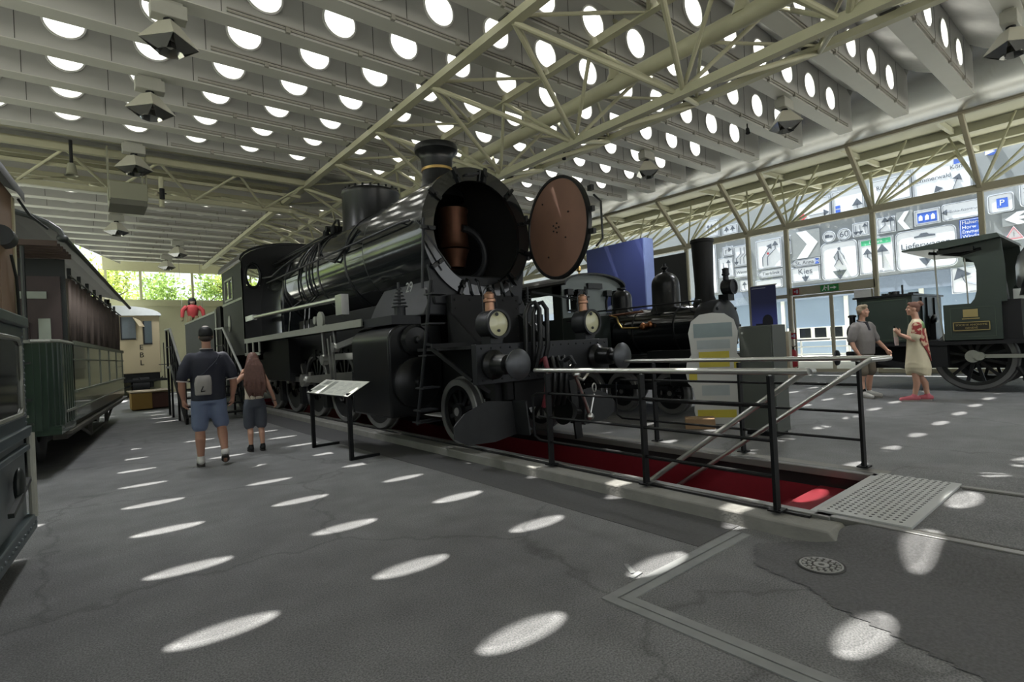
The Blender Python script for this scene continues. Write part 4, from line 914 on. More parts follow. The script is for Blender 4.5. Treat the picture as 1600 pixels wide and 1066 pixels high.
def f(b): b.cyl((.02,-.03,.3),(.02,-.03,.92),.025,n=10)
c2b('corner_rod', mat('pale_rod', srgb(170,170,158), .4), f)
def f(b):
    pts = [(-.62+.42*cos(t), 1.32+.22*sin(t)) for t in [2*pi*i/24 for i in range(24)]]
    pts = [(max(-1,min(1,cos(t)*1.35))*.42-.62, max(-1,min(1,sin(t)*1.35))*.27+1.34) for t in [2*pi*i/28 for i in range(28)]]
    b.tube([(.005,p[0],p[1]) for p in pts], .018, 6, closed=True)
wf = c2b('window_frame', edge_g, f)
def f(b): b.box(.001,.004,-1.03,-.21,1.09,1.59)
c2b('window_pane', mat('dark_pane', (.01,.012,.014), .1), f, wf)
def f(b): b.box(-.1,-.02,-.52,-.06,1.78,2.68); b.box(-2.6,-2.5,-4.6,-.06,1.78,2.68); b.box(-2.5,-.1,-.12,-.06,1.78,2.68)
wp = c2b('corner_post', mat('brown_wood', srgb(116,92,70), .6, 0, .2, 8), f)
def f(b): b.box(-.06,-.01,-.09,-.03,1.78,2.66)
c2b('post_edge', mat('post_edge', srgb(158,152,122), .5), f, wp)
def f(b):
    b.cyl((-.02,-.5,2.3),(-.02,-.34,2.3),.07,n=16); b.tube([(.0,-.3,2.2),(.01,-.22,2.05),(.0,-.12,1.9),(.0,-.1,1.78)], .01, 6)
c2b('lamp_socket', cgd, f)
ra = [(-1.3+1.335*-cos(t*pi/12), 2.66+.3*sin(t*pi/12)) for t in range(13)]
def f(b):
    for i in range(12):
        a, c = ra[i], ra[i+1]; b.prism([a,c,(c[0],c[1]+.07),(a[0],a[1]+.07)], (0,-4.6,0), (1,0,0), (0,0,1), (0,4.66,0))
c2b('roof', cgd, f, ang=50)
def f(b): b.tube([(.0,.05,2.68),(.04,.2,2.6),(.12,.4,2.54)], .01, 6)
c2b('cable', cgd, f)
def f(b): b.box(-2.3,-.2,-4.5,-.1,.05,.3)
c2b('running_gear', cgd, f)
def f(b): b.ell((.03,-.55,.62), .03,.09,.12); b.bar((.04,-.9,.5),(.04,-.3,.62),.03,.03)
c2b('axle_box', cgd, f)
# --- cream coach in the far corner
CY = 27.6
c3 = thing('railway_coach', 'cream coloured coach with white roof at the far end of the hall', 'railway coach', (1.3, CY+1.4, .1))
crm = mat('coach_cream', srgb(156,144,118), .5, 0, .06, 2)
x0, x1 = -.2, 2.8
b = MB(); b.box(x0,x1,CY,CY+2.4,1.02,3.5); bd = obj('body', b, crm, c3, bevel=.02)
b = MB()
for i in range(16): b.box(1.9,2.55,CY-.006,CY,2.9+.045*i,2.905+.045*i) if 2.9+.045*i < 3.5 else None
obj('louvre', b, mat('cream_dark', srgb(160,146,116), .6), bd)
ar = [((x0+x1)/2-(x1-x0)/2*1.05*cos(t*pi/14), 3.48+.42*sin(t*pi/14)) for t in range(15)]
b = MB(); b.prism(ar, (0,CY-.15,0), (1,0,0), (0,0,1), (0,2.7,0)); obj('roof', b, mat('coach_roof_white', srgb(200,204,206), .5), c3, smooth=False)
dkg = mat('window_grey', srgb(70,80,84), .15)
for (xa,xb,za,zb) in ((1.42,1.95,2.52,3.42),(.7,1.38,2.52,3.42),(-.1,.6,2.52,3.42),(2.2,2.52,2.3,3.25)):
    b = MB(); b.box(xa,xb,CY-.02,CY,za,zb); wd = obj('window', b, dkg, c3); b = MB(); b.box(xa,xb,CY-.035,CY-.02,za-.06,za); b.box(xa,xa+.05,CY-.035,CY-.02,za,zb); obj('window_frame', b, blk, wd)
b = MB(); b.bar((1.95,CY-.05,3.4),(2.15,CY-.3,3.0),.25,.02); obj('sun_flap', b, crm, c3)
for i, ch in enumerate('EBL'): text_curve('lettering', ch, .3, blk, c3, (2.12,CY-.006,2.12-.33*i), (1,0,0), (0,0,1))
b = MB(); b.box(x0+.05,x1-.05,CY+.05,CY+2.4,.75,1.02); b.box(x0,x1+.2,CY-.2,CY+2.4,.66,.75)
for x in (.9,1.4,1.8,2.2,2.4): b.bar((x,CY-.15,.7),(x+.02,CY-.15,.4),.05,.05)
b.bar((.8,CY-.1,.2),(2.0,CY-.1,.62),.06,.06); obj('underframe', b, blk_m, c3)
b = MB(); b.cyl((1.75,CY+.2,.45),(2.35,CY+.2,.45),.42,n=24); b.box(1.8,2.5,CY,CY+.6,.4,.75); obj('wheel', b, blk_m, c3)
b = MB(); b.tube([(2.4+.42*cos(t),CY-.08,.85+.22*sin(t)) for t in [pi+pi*i/10 for i in range(11)]], .02, 6); b.cyl((2.92,CY,.7),(2.92,CY,2.3),.02,n=6); b.cyl((2.7,CY-.1,1.35),(3.2,CY-.1,1.35),.015,n=6); obj('grab_rail', b, iron, c3)
# ================================================================ FURNITURE AND FITTINGS
rail_blk = mat('railing_black', (.006,.0066,.0072), .5, 0, .1, 8, spec=.2); inox = mat('brushed_inox', (.50,.50,.48), .34, .9, .08, 14)
# --- two railings along the pit with sloping handrails to the sunken steps
def railing(nm, lab, x, ys, y_end, sx, s0, s1):
    t = thing(nm, lab, 'railing', (x, ys[1], KT), 'pit railings')
    for y in ys:
        b = MB(); b.box(x-.032,x+.032,y-.012,y+.012,KT,KT+.95); p = obj('post', b, rail_blk, t)
        b = MB(); b.box(x-.055,x+.055,y-.045,y+.045,KT,KT+.012)
        for dx, dy in ((-.042,-.033),(.042,.033)): b.cyl((x+dx,y+dy,KT+.01),(x+dx,y+dy,KT+.022),.008,n=6)
        obj('base_plate', b, rail_blk, p)
    for i, z in enumerate((.86,.61,.36)):
        b = MB(); b.cyl((x,ys[-1],z),(x,y_end-.08 if i < 2 else y_end-.08,z),.013,n=8); obj('bar', b, rail_blk, t)
    b = MB(); b.tube([(x,y_end-.08,.86),(x,y_end,.83),(x,y_end+.01,.6),(x,y_end,.4),(x,y_end-.08,.36)], .013, 8); obj('end_loop', b, rail_blk, t)
    b = MB(); b.cyl((x,y_end-.05,1.1),(x,1.5,1.1),.024,n=14)
    for y in ys: b.cyl((x,y,1.05),(x,y,1.09),.012,n=8)
    obj('hand_rail', b, inox, t)
    b = MB(); b.tube([(x,1.5,1.1),((x+sx)/2,1.5,1.1),(sx,1.56,1.1),(sx,1.62,1.06),(sx,s0,s1)], .022, 12)
    b.tube([(sx,s0,s1),(sx,s0+.02,s1-.06)], .02, 8); obj('sloping_hand_rail', b, inox, t)
railing('railing', 'black railing with bright handrail along the near edge of the red pit', 3.77, (4.06,2.87,1.76), 4.3, 3.9, 3.25, -.12)
railing('railing', 'black railing with bright handrail along the far edge of the red pit', 5.44, (3.95,2.86,1.74), 4.55, 5.16, 3.6, -.36)
# --- chequer plate over the end of the pit
b = MB(); b.box(3.93,5.24,1.02,1.56,KT-.02,KT+.012)
gp = thing('grating_plate', 'perforated grey metal plate bridging the open end of the red pit', 'plate', (4.6,1.3,KT))
obj('plate', b, mat('plate_metal', srgb(178,180,178), .45, .15, .08, 6), gp, bevel=.003)
b = MB()
for i in range(24):
    for j in range(11):
        x = 3.99+.0525*i+(.026 if j%2 else 0); y = 1.09+.042*j; b.lathe([(.0105,0),(.0105,.002)], (x,y,KT+.0125), (0,0,1), 8, False, True)
obj('perforation', b, mat('hole_dark', (.16,.162,.162), .7), gp, kind='stuff', smooth=False)
b = MB(); b.box(3.9,5.24,1.56,1.60,KT-.06,KT+.004); obj('edge_strip', b, mat('plate_metal'), gp)
# --- drain cover
dc_ = thing('drain_cover', 'small round cast iron drain cover set in the asphalt near the camera', 'drain cover', (3.3,1.305,fh(3.3,1.305)+.006))
zc = fh(3.3,1.305)+.006
b = MB(); b.m(1).lathe([(.125,-.02),(.125,.006),(.115,.006),(.115,.002),(.0,.002)], (3.3,1.305,zc), (0,0,1), 36, False, False); b.m(0).lathe([(.113,.002),(.113,.008),(.103,.008),(.103,.002)], (3.3,1.305,zc), (0,0,1), 36, False, False)
for r_, n_ in ((.09,16),(.062,11)):
    for k in range(n_): a = 2*pi*k/n_; b.box(3.3+r_*cos(a)-.009,3.3+r_*cos(a)+.009,1.305+r_*sin(a)-.009,1.305+r_*sin(a)+.009,zc,zc+.008)
b.lathe([(.04,0),(.04,.008),(.018,.008),(.018,.0)], (3.3,1.305,zc), (0,0,1), 20, False, False); obj('cover', b, [mat('cast_iron', (.30,.30,.29), .6, .1, .2, 30), mat('cast_iron_dark', (.06,.06,.058), .8)], dc_, ang=20)  # pale iron rings and studs over a darker base
# --- information lectern
lc = thing('lectern', 'black information lectern with a slanted pale printed panel, in front of the big locomotive', 'lectern', (2.72,7.4,0))
for y in (8.12, 6.70):
    b = MB(); b.bar((2.70,y,0),(2.70,y,.87),.05,.05); obj('post', b, rail_blk, lc); b = MB(); b.box(2.68,3.08,y-.025,y+.025,0,.035); obj('foot', b, rail_blk, lc)
Pn = [Vector((2.66,8.24,.83)), Vector((2.66,6.62,.83)), Vector((2.97,6.62,1.0)), Vector((2.97,8.24,1.0))]
pn_ = (Pn[1]-Pn[0]).cross(Pn[3]-Pn[0]).normalized()
if pn_.z < 0: pn_ = -pn_
b = MB(); b.loft([[p-pn_*.02 for p in Pn],[p for p in Pn]]); obj('backing', b, rail_blk, lc, smooth=False)
def onp(u, v, h=.004): return Pn[0]+(Pn[1]-Pn[0])*u+(Pn[3]-Pn[0])*v+pn_*h
b = MB(); b.loft([[onp(u,v,.0) for u,v in ((.01,.01),(.99,.01),(.99,.99),(.01,.99))],[onp(u,v,.003) for u,v in ((.01,.01),(.99,.01),(.99,.99),(.01,.99))]]); pnl = obj('panel', b, mat('panel_paper', srgb(188,190,180), .5, 0, .04, 6), lc, smooth=False)
b = MB()
for (u0,u1,v0,v1) in ((.07,.26,.22,.55),(.30,.40,.08,.88),(.1,.24,.62,.9)): b.add([onp(u,v,.0045) for u,v in ((u0,v0),(u1,v0),(u1,v1),(u0,v1))], [(0,1,2,3)])
obj('picture', b, mat('print_grey', srgb(120,124,116), .5, 0, .5, 25), pnl, smooth=False)
b = MB()
for c_ in range(3):
    for r_ in range(9):
        u0 = .46+.175*c_; b.add([onp(u,v,.0045) for u,v in ((u0,.12+.085*r_),(u0+.15-(.03*(r_%3)),.12+.085*r_),(u0+.15-(.03*(r_%3)),.145+.085*r_),(u0,.145+.085*r_))], [(0,1,2,3)])
obj('text_line', b, mat('print_text', srgb(150,152,146), .6), pnl, kind='stuff', smooth=False)
# --- cut-out display board (plain blocks of colour), cardboard box, grey cabinet
so_ = Vector((7.62,4.4,0)); su = Vector((.525,-.85,0)).normalized(); sn = Vector((-.85,-.525,0)).normalized()
sd = thing('display_board', 'white cut-out display board with yellow patches standing in front of the small tank engine', 'display board', so_)
def board(nm, poly, m_, d, par, th=.02): b = MB(); b.prism(poly, so_+sn*d, su, (0,0,1), sn*th); return obj(nm, b, m_, par, smooth=False)
def blob(cx, cz, rx, rz, n=28, p=2.4, a0=0):
    r = []
    for i in range(n):
        t = 2*pi*i/n; c, s_ = cos(t), sin(t); r.append((cx+rx*abs(c)**(2/p)*(1 if c>=0 else -1), cz+rz*abs(s_)**(2/p)*(1 if s_>=0 else -1)))
    return r
half = [(0,1.72),(.18,1.70),(.31,1.6),(.36,1.42),(.34,1.22),(.33,1.08),(.40,.98),(.43,.8),(.40,.64),(.33,.56),(.31,.4),(.33,.2),(.3,.03),(.26,0)]
sil = half+[(-x,z) for x,z in half[::-1] if x > 0]
wb = board('board', sil, mat('board_white', srgb(206,206,202), .5, 0, .03, 4), 0, sd)
yl = mat('board_yellow', srgb(206,190,70), .5); gl = mat('board_grey', srgb(140,154,156), .5); lg = mat('board_pale', srgb(176,184,186), .5)
def band(z0, z1, x0, x1, m_): board('colour_band', [(x0,z0),(x1,z0),(x1,z1),(x0,z1)], m_, .02, wb, .004)
band(1.34,1.56,-.28,.28,gl); band(1.16,1.30,-.24,.24,lg); band(.88,1.12,-.22,.22,yl); band(.68,.82,-.38,-.26,yl); band(.78,.96,.28,.39,yl); band(.10,.22,-.28,.28,yl); band(.44,.60,-.2,.2,lg)
b = MB(); b.prism([(-.25,0),(.25,0),(.25,.02),(-.25,.02)], so_, su, (0,0,1), -sn*.4); b.prism([(0,0),(.32,0),(0,.8)], so_-su*.01, -sn, (0,0,1), su*.02); obj('stand', b, mat('board_back', srgb(150,150,146), .7), sd)
bx = thing('cardboard_box', 'brown cardboard box lying in front of the white cut-out display board', 'box', (7.0,4.3,0))
bu = Vector((.55,-.835,0)); bn = Vector((.835,.55,0)); bo = Vector((6.93,4.52,0))
b = MB(); b.prism([(0,0),(.42,0),(.42,.15),(0,.15)], bo, bu, (0,0,1), bn*.3); obj('carton', b, mat('cardboard', srgb(150,122,92), .8, 0, .1, 5), bx, bevel=.004)
b = MB(); b.prism([(0,.15),(.42,.15),(.42,.153),(0,.153)], bo+bn*.13, bu, (0,0,1), bn*.04); obj('tape', b, mat('tape', srgb(170,146,110), .4), bx)
cb_ = thing('cabinet', 'plain dark grey floor cabinet beside the cut-out display board', 'cabinet', (7.2,3.45,0))
b = MB(); b.box(7.0,7.38,3.2,3.66,.05,1.47); obj('body', b, mat('cabinet_grey', srgb(72,76,71), .5, 0, .05, 3), cb_, bevel=.008)
b = MB(); b.box(6.985,7.0,3.22,3.64,.08,1.45); dd = obj('door', b, mat('cabinet_grey'), cb_, bevel=.004); b = MB(); b.cyl((6.985,3.60,1.38),(6.975,3.60,1.38),.014,n=12); obj('lock', b, inox, dd)
b = MB(); b.box(7.03,7.35,3.23,3.63,0,.05); obj('plinth', b, rail_blk, cb_)
# --- thin black belt post in front of the cabinet
# --- roll-up banner with a night sky over a domed roof
bt = thing('roll_up_banner', 'tall dark blue roll-up banner showing a night sky and a dark dome silhouette', 'banner', (17.3,8.13,.02))
def skyblue():
    m = bpy.data.materials.new('banner_print'); m.use_nodes = True; nt = m.node_tree; p = nt.nodes['Principled BSDF']
    tc = nt.nodes.new('ShaderNodeTexCoord'); sp = nt.nodes.new('ShaderNodeSeparateXYZ'); r = nt.nodes.new('ShaderNodeValToRGB')
    nt.links.new(tc.outputs['Generated'], sp.inputs[0]); nt.links.new(sp.outputs['Z'], r.inputs[0]); nt.links.new(r.outputs[0], p.inputs['Base Color'])
    e = r.color_ramp.elements; e[0].position = .45; e[0].color = (.10,.13,.50,1); e[1].position = .78; e[1].color = (.035,.04,.12,1); p.inputs['Roughness'].default_value = .45
    return m
b = MB(); b.box(17.28,17.3,7.73,8.55,.35,2.88); fabric = obj('fabric', b, skyblue(), bt, smooth=False)
b = MB(); sil2 = [(7.73,.35),(8.55,.35),(8.55,1.6),(8.42,1.6),(8.42,1.66),(8.22,1.66)]+[(8.03+.17*cos(t),1.72+.2*sin(t)) for t in [pi*i/12 for i in range(13)]][0:0]+[(8.2,1.66)]+[(8.03+.17*cos(t*pi/12),1.72+.22*sin(t*pi/12)) for t in range(0,13)]+[(7.86,1.6),(7.73,1.6)]
b.prism(sil2, (17.279,0,0), (0,1,0), (0,0,1), (-.002,0,0)); obj('dome_silhouette', b, mat('print_black', (.012,.012,.02), .5), fabric, smooth=False)
b = MB(); b.box(17.275,17.28,8.05,8.5,2.80,2.825); obj('caption_line', b, mat('print_white', srgb(170,176,190), .5), fabric, smooth=False)
b = MB(); b.cyl((17.29,7.7,2.89),(17.29,8.58,2.89),.018,n=10); b.box(17.2,17.38,7.68,8.6,0,.09); b.cyl((17.34,8.13,.05),(17.34,8.13,2.88),.012,n=6); obj('stand', b, inox, bt)
# --- red column, pale post, fire extinguisher with signs
rc_ = thing('gas_cylinder', 'tall red cylinder with a black cap beside a pale post near the banner', 'cylinder', (15.5,7.0,0))
rd = mat('signal_red', srgb(150,24,34), .4, 0, .08, 4)
b = MB(); b.lathe([(.12,0),(.12,1.2),(.1,1.27),(.06,1.3)], (15.5,7.0,0), (0,0,1), 24); obj('body', b, rd, rc_); b = MB(); b.cyl((15.5,7,1.3),(15.5,7,1.36),.05,n=12); b.cyl((15.5,7,1.36),(15.5,7,1.42),.03,n=10); b.ell((15.5,6.95,1.4), .06,.06,.04); obj('cap', b, blk, rc_)
b = MB(); b.box(15.372,15.38,6.97,7.05,1.05,1.15); obj('mark', b, mat('print_white'), rc_)
pp = thing('post', 'pale beige square post beside the tall red cylinder', 'post', (15.9,6.86,0)); b = MB(); b.box(15.82,15.98,6.78,6.94,0,1.36); obj('shaft', b, fac_m, pp, bevel=.01); b = MB(); b.box(15.75,16.05,6.7,7.0,0,.03); obj('foot', b, fac_m, pp)
fe = thing('fire_extinguisher', 'red fire extinguisher hung on the facade post left of the glass door', 'fire extinguisher', (18.05,7.62,.2))
b = MB(); b.lathe([(.1,0),(.115,.03),(.115,.42),(.1,.5),(.04,.56)], (18.05,7.62,.2), (0,0,1), 24); obj('body', b, rd, fe)
b = MB(); b.cyl((18.05,7.62,.76),(18.05,7.62,.84),.03,n=10); b.bar((18.05,7.62,.84),(18.0,7.5,.88),.03,.02); b.tube([(18.05,7.58,.8),(18.0,7.72,.95),(17.97,7.86,.85),(17.96,7.86,.6),(17.97,7.8,.4)], .014, 8); obj('valve', b, blk, fe)
b = MB(); b.box(17.93,17.94,7.57,7.68,.42,.55); obj('label_plate', b, mat('print_white'), fe)
def redsign(lab, y, z, s_):
    t = thing('fire_sign', lab, 'sign', (FX-.09,y,z)); b = MB(); b.box(FX-.095,FX-.085,y-s_,y+s_,z-s_,z+s_); pl = obj('plate', b, rd, t, smooth=False)
    b = MB(); b.cyl((FX-.096,y+s_*.3,z-.0),(FX-.100,y+s_*.3,z),s_*.28,n=10); b.box(FX-.1,FX-.096,y-s_*.7,y-s_*.1,z-s_*.6,z+s_*.6); obj('pictogram', b, mat('print_white'), pl, smooth=False)
redsign('small square red fire sign on the facade post above the fire extinguisher', 7.66, 1.2, .1); redsign('small square red sign beside the top left corner of the glass door', 7.5, 2.64, .1)
exs = thing('exit_sign', 'green running man exit sign above the middle of the glass door', 'exit sign', (FX-.12,6.48,2.64))
b = MB(); b.box(FX-.14,FX-.08,6.24,6.74,2.55,2.75); ep = obj('plate', b, mat('exit_green', srgb(30,130,60), .4), exs, smooth=False)
b = MB(); X = FX-.143
b.cyl((X+.003,6.62,2.715),(X,6.62,2.715),.02,n=10); b.prism([(6.6,2.69),(6.64,2.69),(6.66,2.63),(6.62,2.62)], (X,0,0), (0,1,0), (0,0,1), (.004,0,0)); b.prism([(6.66,2.63),(6.63,2.63),(6.68,2.57),(6.7,2.58)], (X,0,0), (0,1,0), (0,0,1), (.004,0,0)); b.prism([(6.63,2.63),(6.61,2.63),(6.58,2.58),(6.6,2.57)], (X,0,0), (0,1,0), (0,0,1), (.004,0,0)); b.prism([(6.6,2.69),(6.61,2.67),(6.55,2.64),(6.54,2.66)], (X,0,0), (0,1,0), (0,0,1), (.004,0,0))
b.prism([(6.46,2.665),(6.36,2.665),(6.36,2.7),(6.28,2.65),(6.36,2.6),(6.36,2.635),(6.46,2.635)], (X,0,0), (0,1,0), (0,0,1), (.004,0,0)); b.box(X,X+.004,6.49,6.53,2.57,2.73); obj('pictogram', b, mat('sign_white', (.8,.8,.8), .5), ep, smooth=False)
ns_ = thing('notice', 'white notice sheet stuck high on the right leaf of the glass door', 'notice', (FX-.04,5.6,2.3)); b = MB(); b.box(FX-.05,FX-.03,5.4,5.85,2.25,2.5); obj('sheet', b, mat('sign_white'), ns_, smooth=False)
# --- partitions
pw_ = thing('partition', 'tall royal blue free standing partition behind the small tank engine', 'partition', (12.1,9.8,0))
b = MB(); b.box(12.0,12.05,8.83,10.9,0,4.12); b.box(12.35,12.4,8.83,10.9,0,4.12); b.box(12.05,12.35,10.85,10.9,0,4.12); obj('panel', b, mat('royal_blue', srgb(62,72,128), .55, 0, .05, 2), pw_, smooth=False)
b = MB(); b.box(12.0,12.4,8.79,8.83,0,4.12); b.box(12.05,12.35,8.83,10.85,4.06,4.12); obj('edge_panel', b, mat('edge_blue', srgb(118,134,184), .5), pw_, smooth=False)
pg = thing('partition', 'dark grey hanging panel against the glass facade beside the blue partition', 'partition', (17.95,12.4,0)); b = MB(); b.box(17.9,17.96,11.25,13.9,.02,4.55); obj('panel', b, mat('panel_charcoal', srgb(52,52,54), .7), pg, smooth=False); b = MB(); b.box(17.9,17.96,11.18,11.25,0,4.6); obj('upright', b, fac_m, pg)
# --- crate bench in the far corner
cr = thing('wooden_crate', 'low ochre and red brown wooden crate on the floor below the cream coach', 'crate', (1.6,20.2,0))
b = MB(); b.box(1.2,1.72,19.6,20.4,.03,.52); obj('front_box', b, mat('ochre_wood', srgb(150,116,52), .6, 0, .12, 5), cr, bevel=.01); b = MB(); b.box(1.72,2.2,19.75,21.1,.03,.5); obj('side_box', b, mat('redbrown_wood', srgb(96,62,52), .65, 0, .12, 5), cr, bevel=.01)
b = MB(); b.box(1.18,2.24,19.6,21.2,.52,.56); obj('lid', b, mat('lid_wood', srgb(120,104,80), .7), cr)
# --- steel staircase to the cab
st = thing('staircase', 'black steel staircase with white handrails leading up to the cab of the big locomotive', 'staircase', (2.45,14.6,0))
sx0, sx1 = 1.86, 3.0; n = 7; ya, yb, zt = 13.75, 15.9, 1.3
for i in range(n):
    z = zt*(i+1)/(n+0); y = ya+(yb-ya)*i/n; b = MB(); b.box(sx0,sx1,y,y+.3,z-.035,z); obj('tread', b, rail_blk, st)
for x in (sx0-.03, sx1+.03):
    b = MB(); b.bar((x,ya-.02,.05),(x,yb,zt-.0),.05,.2); obj('stringer', b, rail_blk, st)
    for i in range(7): y = ya+.05+.36*i; z0 = max(0,zt*(y-ya)/(yb-ya)); b = MB(); b.bar((x,y,0 if i in (0,3,6) else z0),(x,y,z0+.92),.045,.045); obj('baluster', b, rail_blk, st)
    b = MB(); b.tube([(x,ya-.02,.95),(x,yb,zt+.95),(x,yb+.9,zt+.97)], .028, 10); obj('hand_rail', b, mat('white_paint', srgb(196,198,196), .4), st)
    b = MB(); b.tube([(x,ya,.5),(x,yb,zt+.5),(x,yb+.9,zt+.5)], .014, 6); obj('mid_rail', b, rail_blk, st)
b = MB(); b.box(sx0-.05,sx1+.05,yb,yb+1.0,zt-.05,zt); obj('landing', b, rail_blk, st)
for (x,y) in ((sx0,yb+.95),(sx1,yb+.95)): b = MB(); b.bar((x,y,0),(x,y,zt+.95),.05,.05); obj('post', b, rail_blk, st)
# --- mannequin in a red jacket hung on cords
mq = thing('mannequin', 'mannequin in a red jacket and khaki trousers hanging on cords above the tender', 'mannequin', (3.55,24,2.6))
b = MB(); b.loft([[(3.55+rx*cos(t),24+ry*sin(t),z) for t in [2*pi*i/14 for i in range(14)]] for z,rx,ry in ((3.12,.16,.12),(3.3,.19,.13),(3.5,.23,.14),(3.6,.16,.11),(3.64,.07,.07))])
for sg in (-1,1): b.tube([(3.55+sg*.2,24,3.54),(3.55+sg*.34,23.95,3.4),(3.55+sg*.37,23.9,3.12)], [.09,.08,.06], 10)
obj('jacket', b, mat('jacket_red', srgb(150,44,46), .7, 0, .15, 10), mq)
b = MB()
for sg in (-1,1): b.tube([(3.55+sg*.09,24,3.15),(3.55+sg*.14,23.9,2.8),(3.55+sg*.14,24.1,2.4)], [.12,.1,.07], 10); b.tube([(3.55+sg*.37,23.9,3.12),(3.55+sg*.38,23.86,2.98)], [.05,.04], 8)
obj('trousers', b, mat('khaki', srgb(110,100,72), .8), mq)
b = MB(); b.ell((3.55,23.98,3.74), .1,.11,.12); obj('head', b, mat('mannequin_skin', srgb(168,140,126), .6), mq)
b = MB(); b.lathe([(.14,0),(.13,.08),(.08,.14),(0,.16)], (3.55,24.0,3.76), (0,0,1), 16); b.ell((3.45,24.02,3.7), .05,.08,.1); b.ell((3.65,24.02,3.7), .05,.08,.1); obj('helmet', b, blk_m, mq)
b = MB()
for x in (3.2, 3.9): b.cyl((x,24,3.4),(x-.02,24.29,5.99),.008,n=5)
obj('cord', b, mat('conduit'), mq)
# --- pendant reflector lamps
shell = mat('lamp_shell', srgb(176,174,160), .5, 0, .05, 5); mirror = mat('lamp_mirror', (.35,.35,.33), .12, .9, .3, 6); boxg = mat('ballast_grey', srgb(150,150,142), .5)
def pendant(x, y, lab, with_fill=True):
    t = thing('pendant_lamp', lab, 'lamp', (x,y,5.99), 'pendant reflector lamps under the beams')
    b = MB(); b.box(x-.2,x+.2,y-.1,y+.1,5.76,5.94); b.box(x-.16,x+.16,y-.07,y+.07,5.94,5.985); obj('ballast_box', b, boxg, t, bevel=.01)
    b = MB(); b.cyl((x,y,5.68),(x,y,5.78),.06,n=12); obj('neck', b, blk_m, t)
    b = MB(); sq = lambda r, z, a0=0: [(x+r*cos(a0+pi/2*i),y+r*sin(a0+pi/2*i),z) for i in range(4)]
    b.loft([sq(.07,5.73),sq(.12,5.71),sq(.34,5.45),sq(.33,5.445),sq(.11,5.69)], cap=False); obj('reflector_shell', b, shell, t, smooth=False)
    b = MB()
    for i in range(4):
        a = pi/2*i; c0 = (x+.335*cos(a),y+.335*sin(a),5.45); c1 = (x+.335*cos(a+pi/2),y+.335*sin(a+pi/2),5.45); k0 = (x+.15*cos(a+.35),y+.15*sin(a+.35),5.33); k1 = (x+.15*cos(a+pi/2-.35),y+.15*sin(a+pi/2-.35),5.33)
        b.add([c0,c1,k1,k0], [(0,1,2,3)])
    b.loft([[(x+.155*cos(pi/4*i+.39*0),y+.155*sin(pi/4*i),5.33) for i in range(8)],[(x+.05*cos(pi/4*i),y+.05*sin(pi/4*i),5.48) for i in range(8)]], cap=False)
    obj('mirror_facet', b, mirror, t, smooth=False)
    b = MB(); b.ell((x,y,5.47), .06,.06,.09); obj('bulb', b, mat('bulb_glass', srgb(210,210,200), .2), t)
    if not with_fill: return
    l = bpy.data.lights.new('fill_spot', 'SPOT'); l.energy = FILL_W; l.spot_size = RAD(150); l.spot_blend = .6; l.shadow_soft_size = .25; l.color = (.96,.98,1)  # added fill spot to brighten the hall; the pendant itself hangs unlit
    lo = bpy.data.objects.new('fill_spot', l); COL.objects.link(lo); lo.location = (x,y,5.30)
FILL_W = 270
for (x,y,d) in ((1.05,7.85,'large reflector pendant lamp nearest the camera above the left coaches'),(1.05,10.14,'second reflector pendant lamp in the row above the left coaches'),(1.05,13.35,'reflector pendant lamp hanging just above the grey unit heater'),
    (1.05,19.89,'small reflector pendant lamp seen below the grey unit heater'),(3.05,23.19,'reflector pendant lamp left of the girder end, nearer of the far pair'),(3.05,26.49,'farthest reflector pendant lamp, close to the end wall windows'),
    (11.0,4.55,'reflector pendant lamp above the green engine, in the middle of the right row'),(11.0,7.85,'reflector pendant lamp near the open round door, farthest of the right row'),(11.0,1.25,'reflector pendant lamp at the upper right corner of the view')): pendant(x,y,d,'heater' not in d)
# --- unit heater, pipe and horn loudspeaker
uh = thing('unit_heater', 'grey unit heater box hanging under the roof on the left with a pipe beside it', 'heater', (.95,13.9,5.3))
b = MB(); b.box(.62,1.28,13.5,14.3,4.83,5.2); obj('casing', b, mat('heater_grey', srgb(126,126,108), .5, 0, .05, 3), uh, bevel=.015)
b = MB(); b.box(.62,1.26,13.48,14.3,4.72,4.80); b.box(.64,1.26,13.5,14.3,4.80,4.84); obj('louvre', b, mat('heater_dark', srgb(84,84,74), .5), uh)
b = MB(); b.box(.60,.63,13.52,13.62,4.8,5.9); b.box(1.25,1.28,13.52,13.62,5.2,5.9); b.box(1.18,1.21,13.52,13.62,5.2,5.6); obj('hanger', b, mat('heater_grey'), uh)
b = MB(); b.cyl((1.52,13.5,4.75),(1.52,13.5,5.4),.05,n=12); b.cyl((1.28,13.5,5.0),(1.52,13.5,5.0),.018,n=8); b.cyl((1.26,13.5,4.8),(1.5,13.5,4.8),.015,n=8); b.ell((1.42,13.46,5.0), .03,.03,.03); obj('pipe', b, steel_m, uh)
b = MB(); b.tube([(1.52,13.4,5.12),(1.52,13.4,4.9)], .05, 8); b.bar((1.44,13.4,5.02),(1.6,13.4,5.02),.03,.02); obj('valve', b, blk_m, uh)
sp_ = thing('loudspeaker', 'small round grey horn loudspeaker hanging from the cross truss on the left', 'loudspeaker', (.04,13.4,5.3)); b = MB(); b.lathe([(.06,.15),(.08,.05),(.085,-.05),(.12,-.09),(.1,-.09),(.06,-.02),(0,-.02)], (.04,13.4,5.25), (0,0,1), 20, True, False); obj('horn', b, mat('heater_grey'), sp_); b = MB(); b.cyl((.04,13.4,5.4),(.04,13.4,5.86),.03,n=8); obj('stem', b, blk_m, sp_)
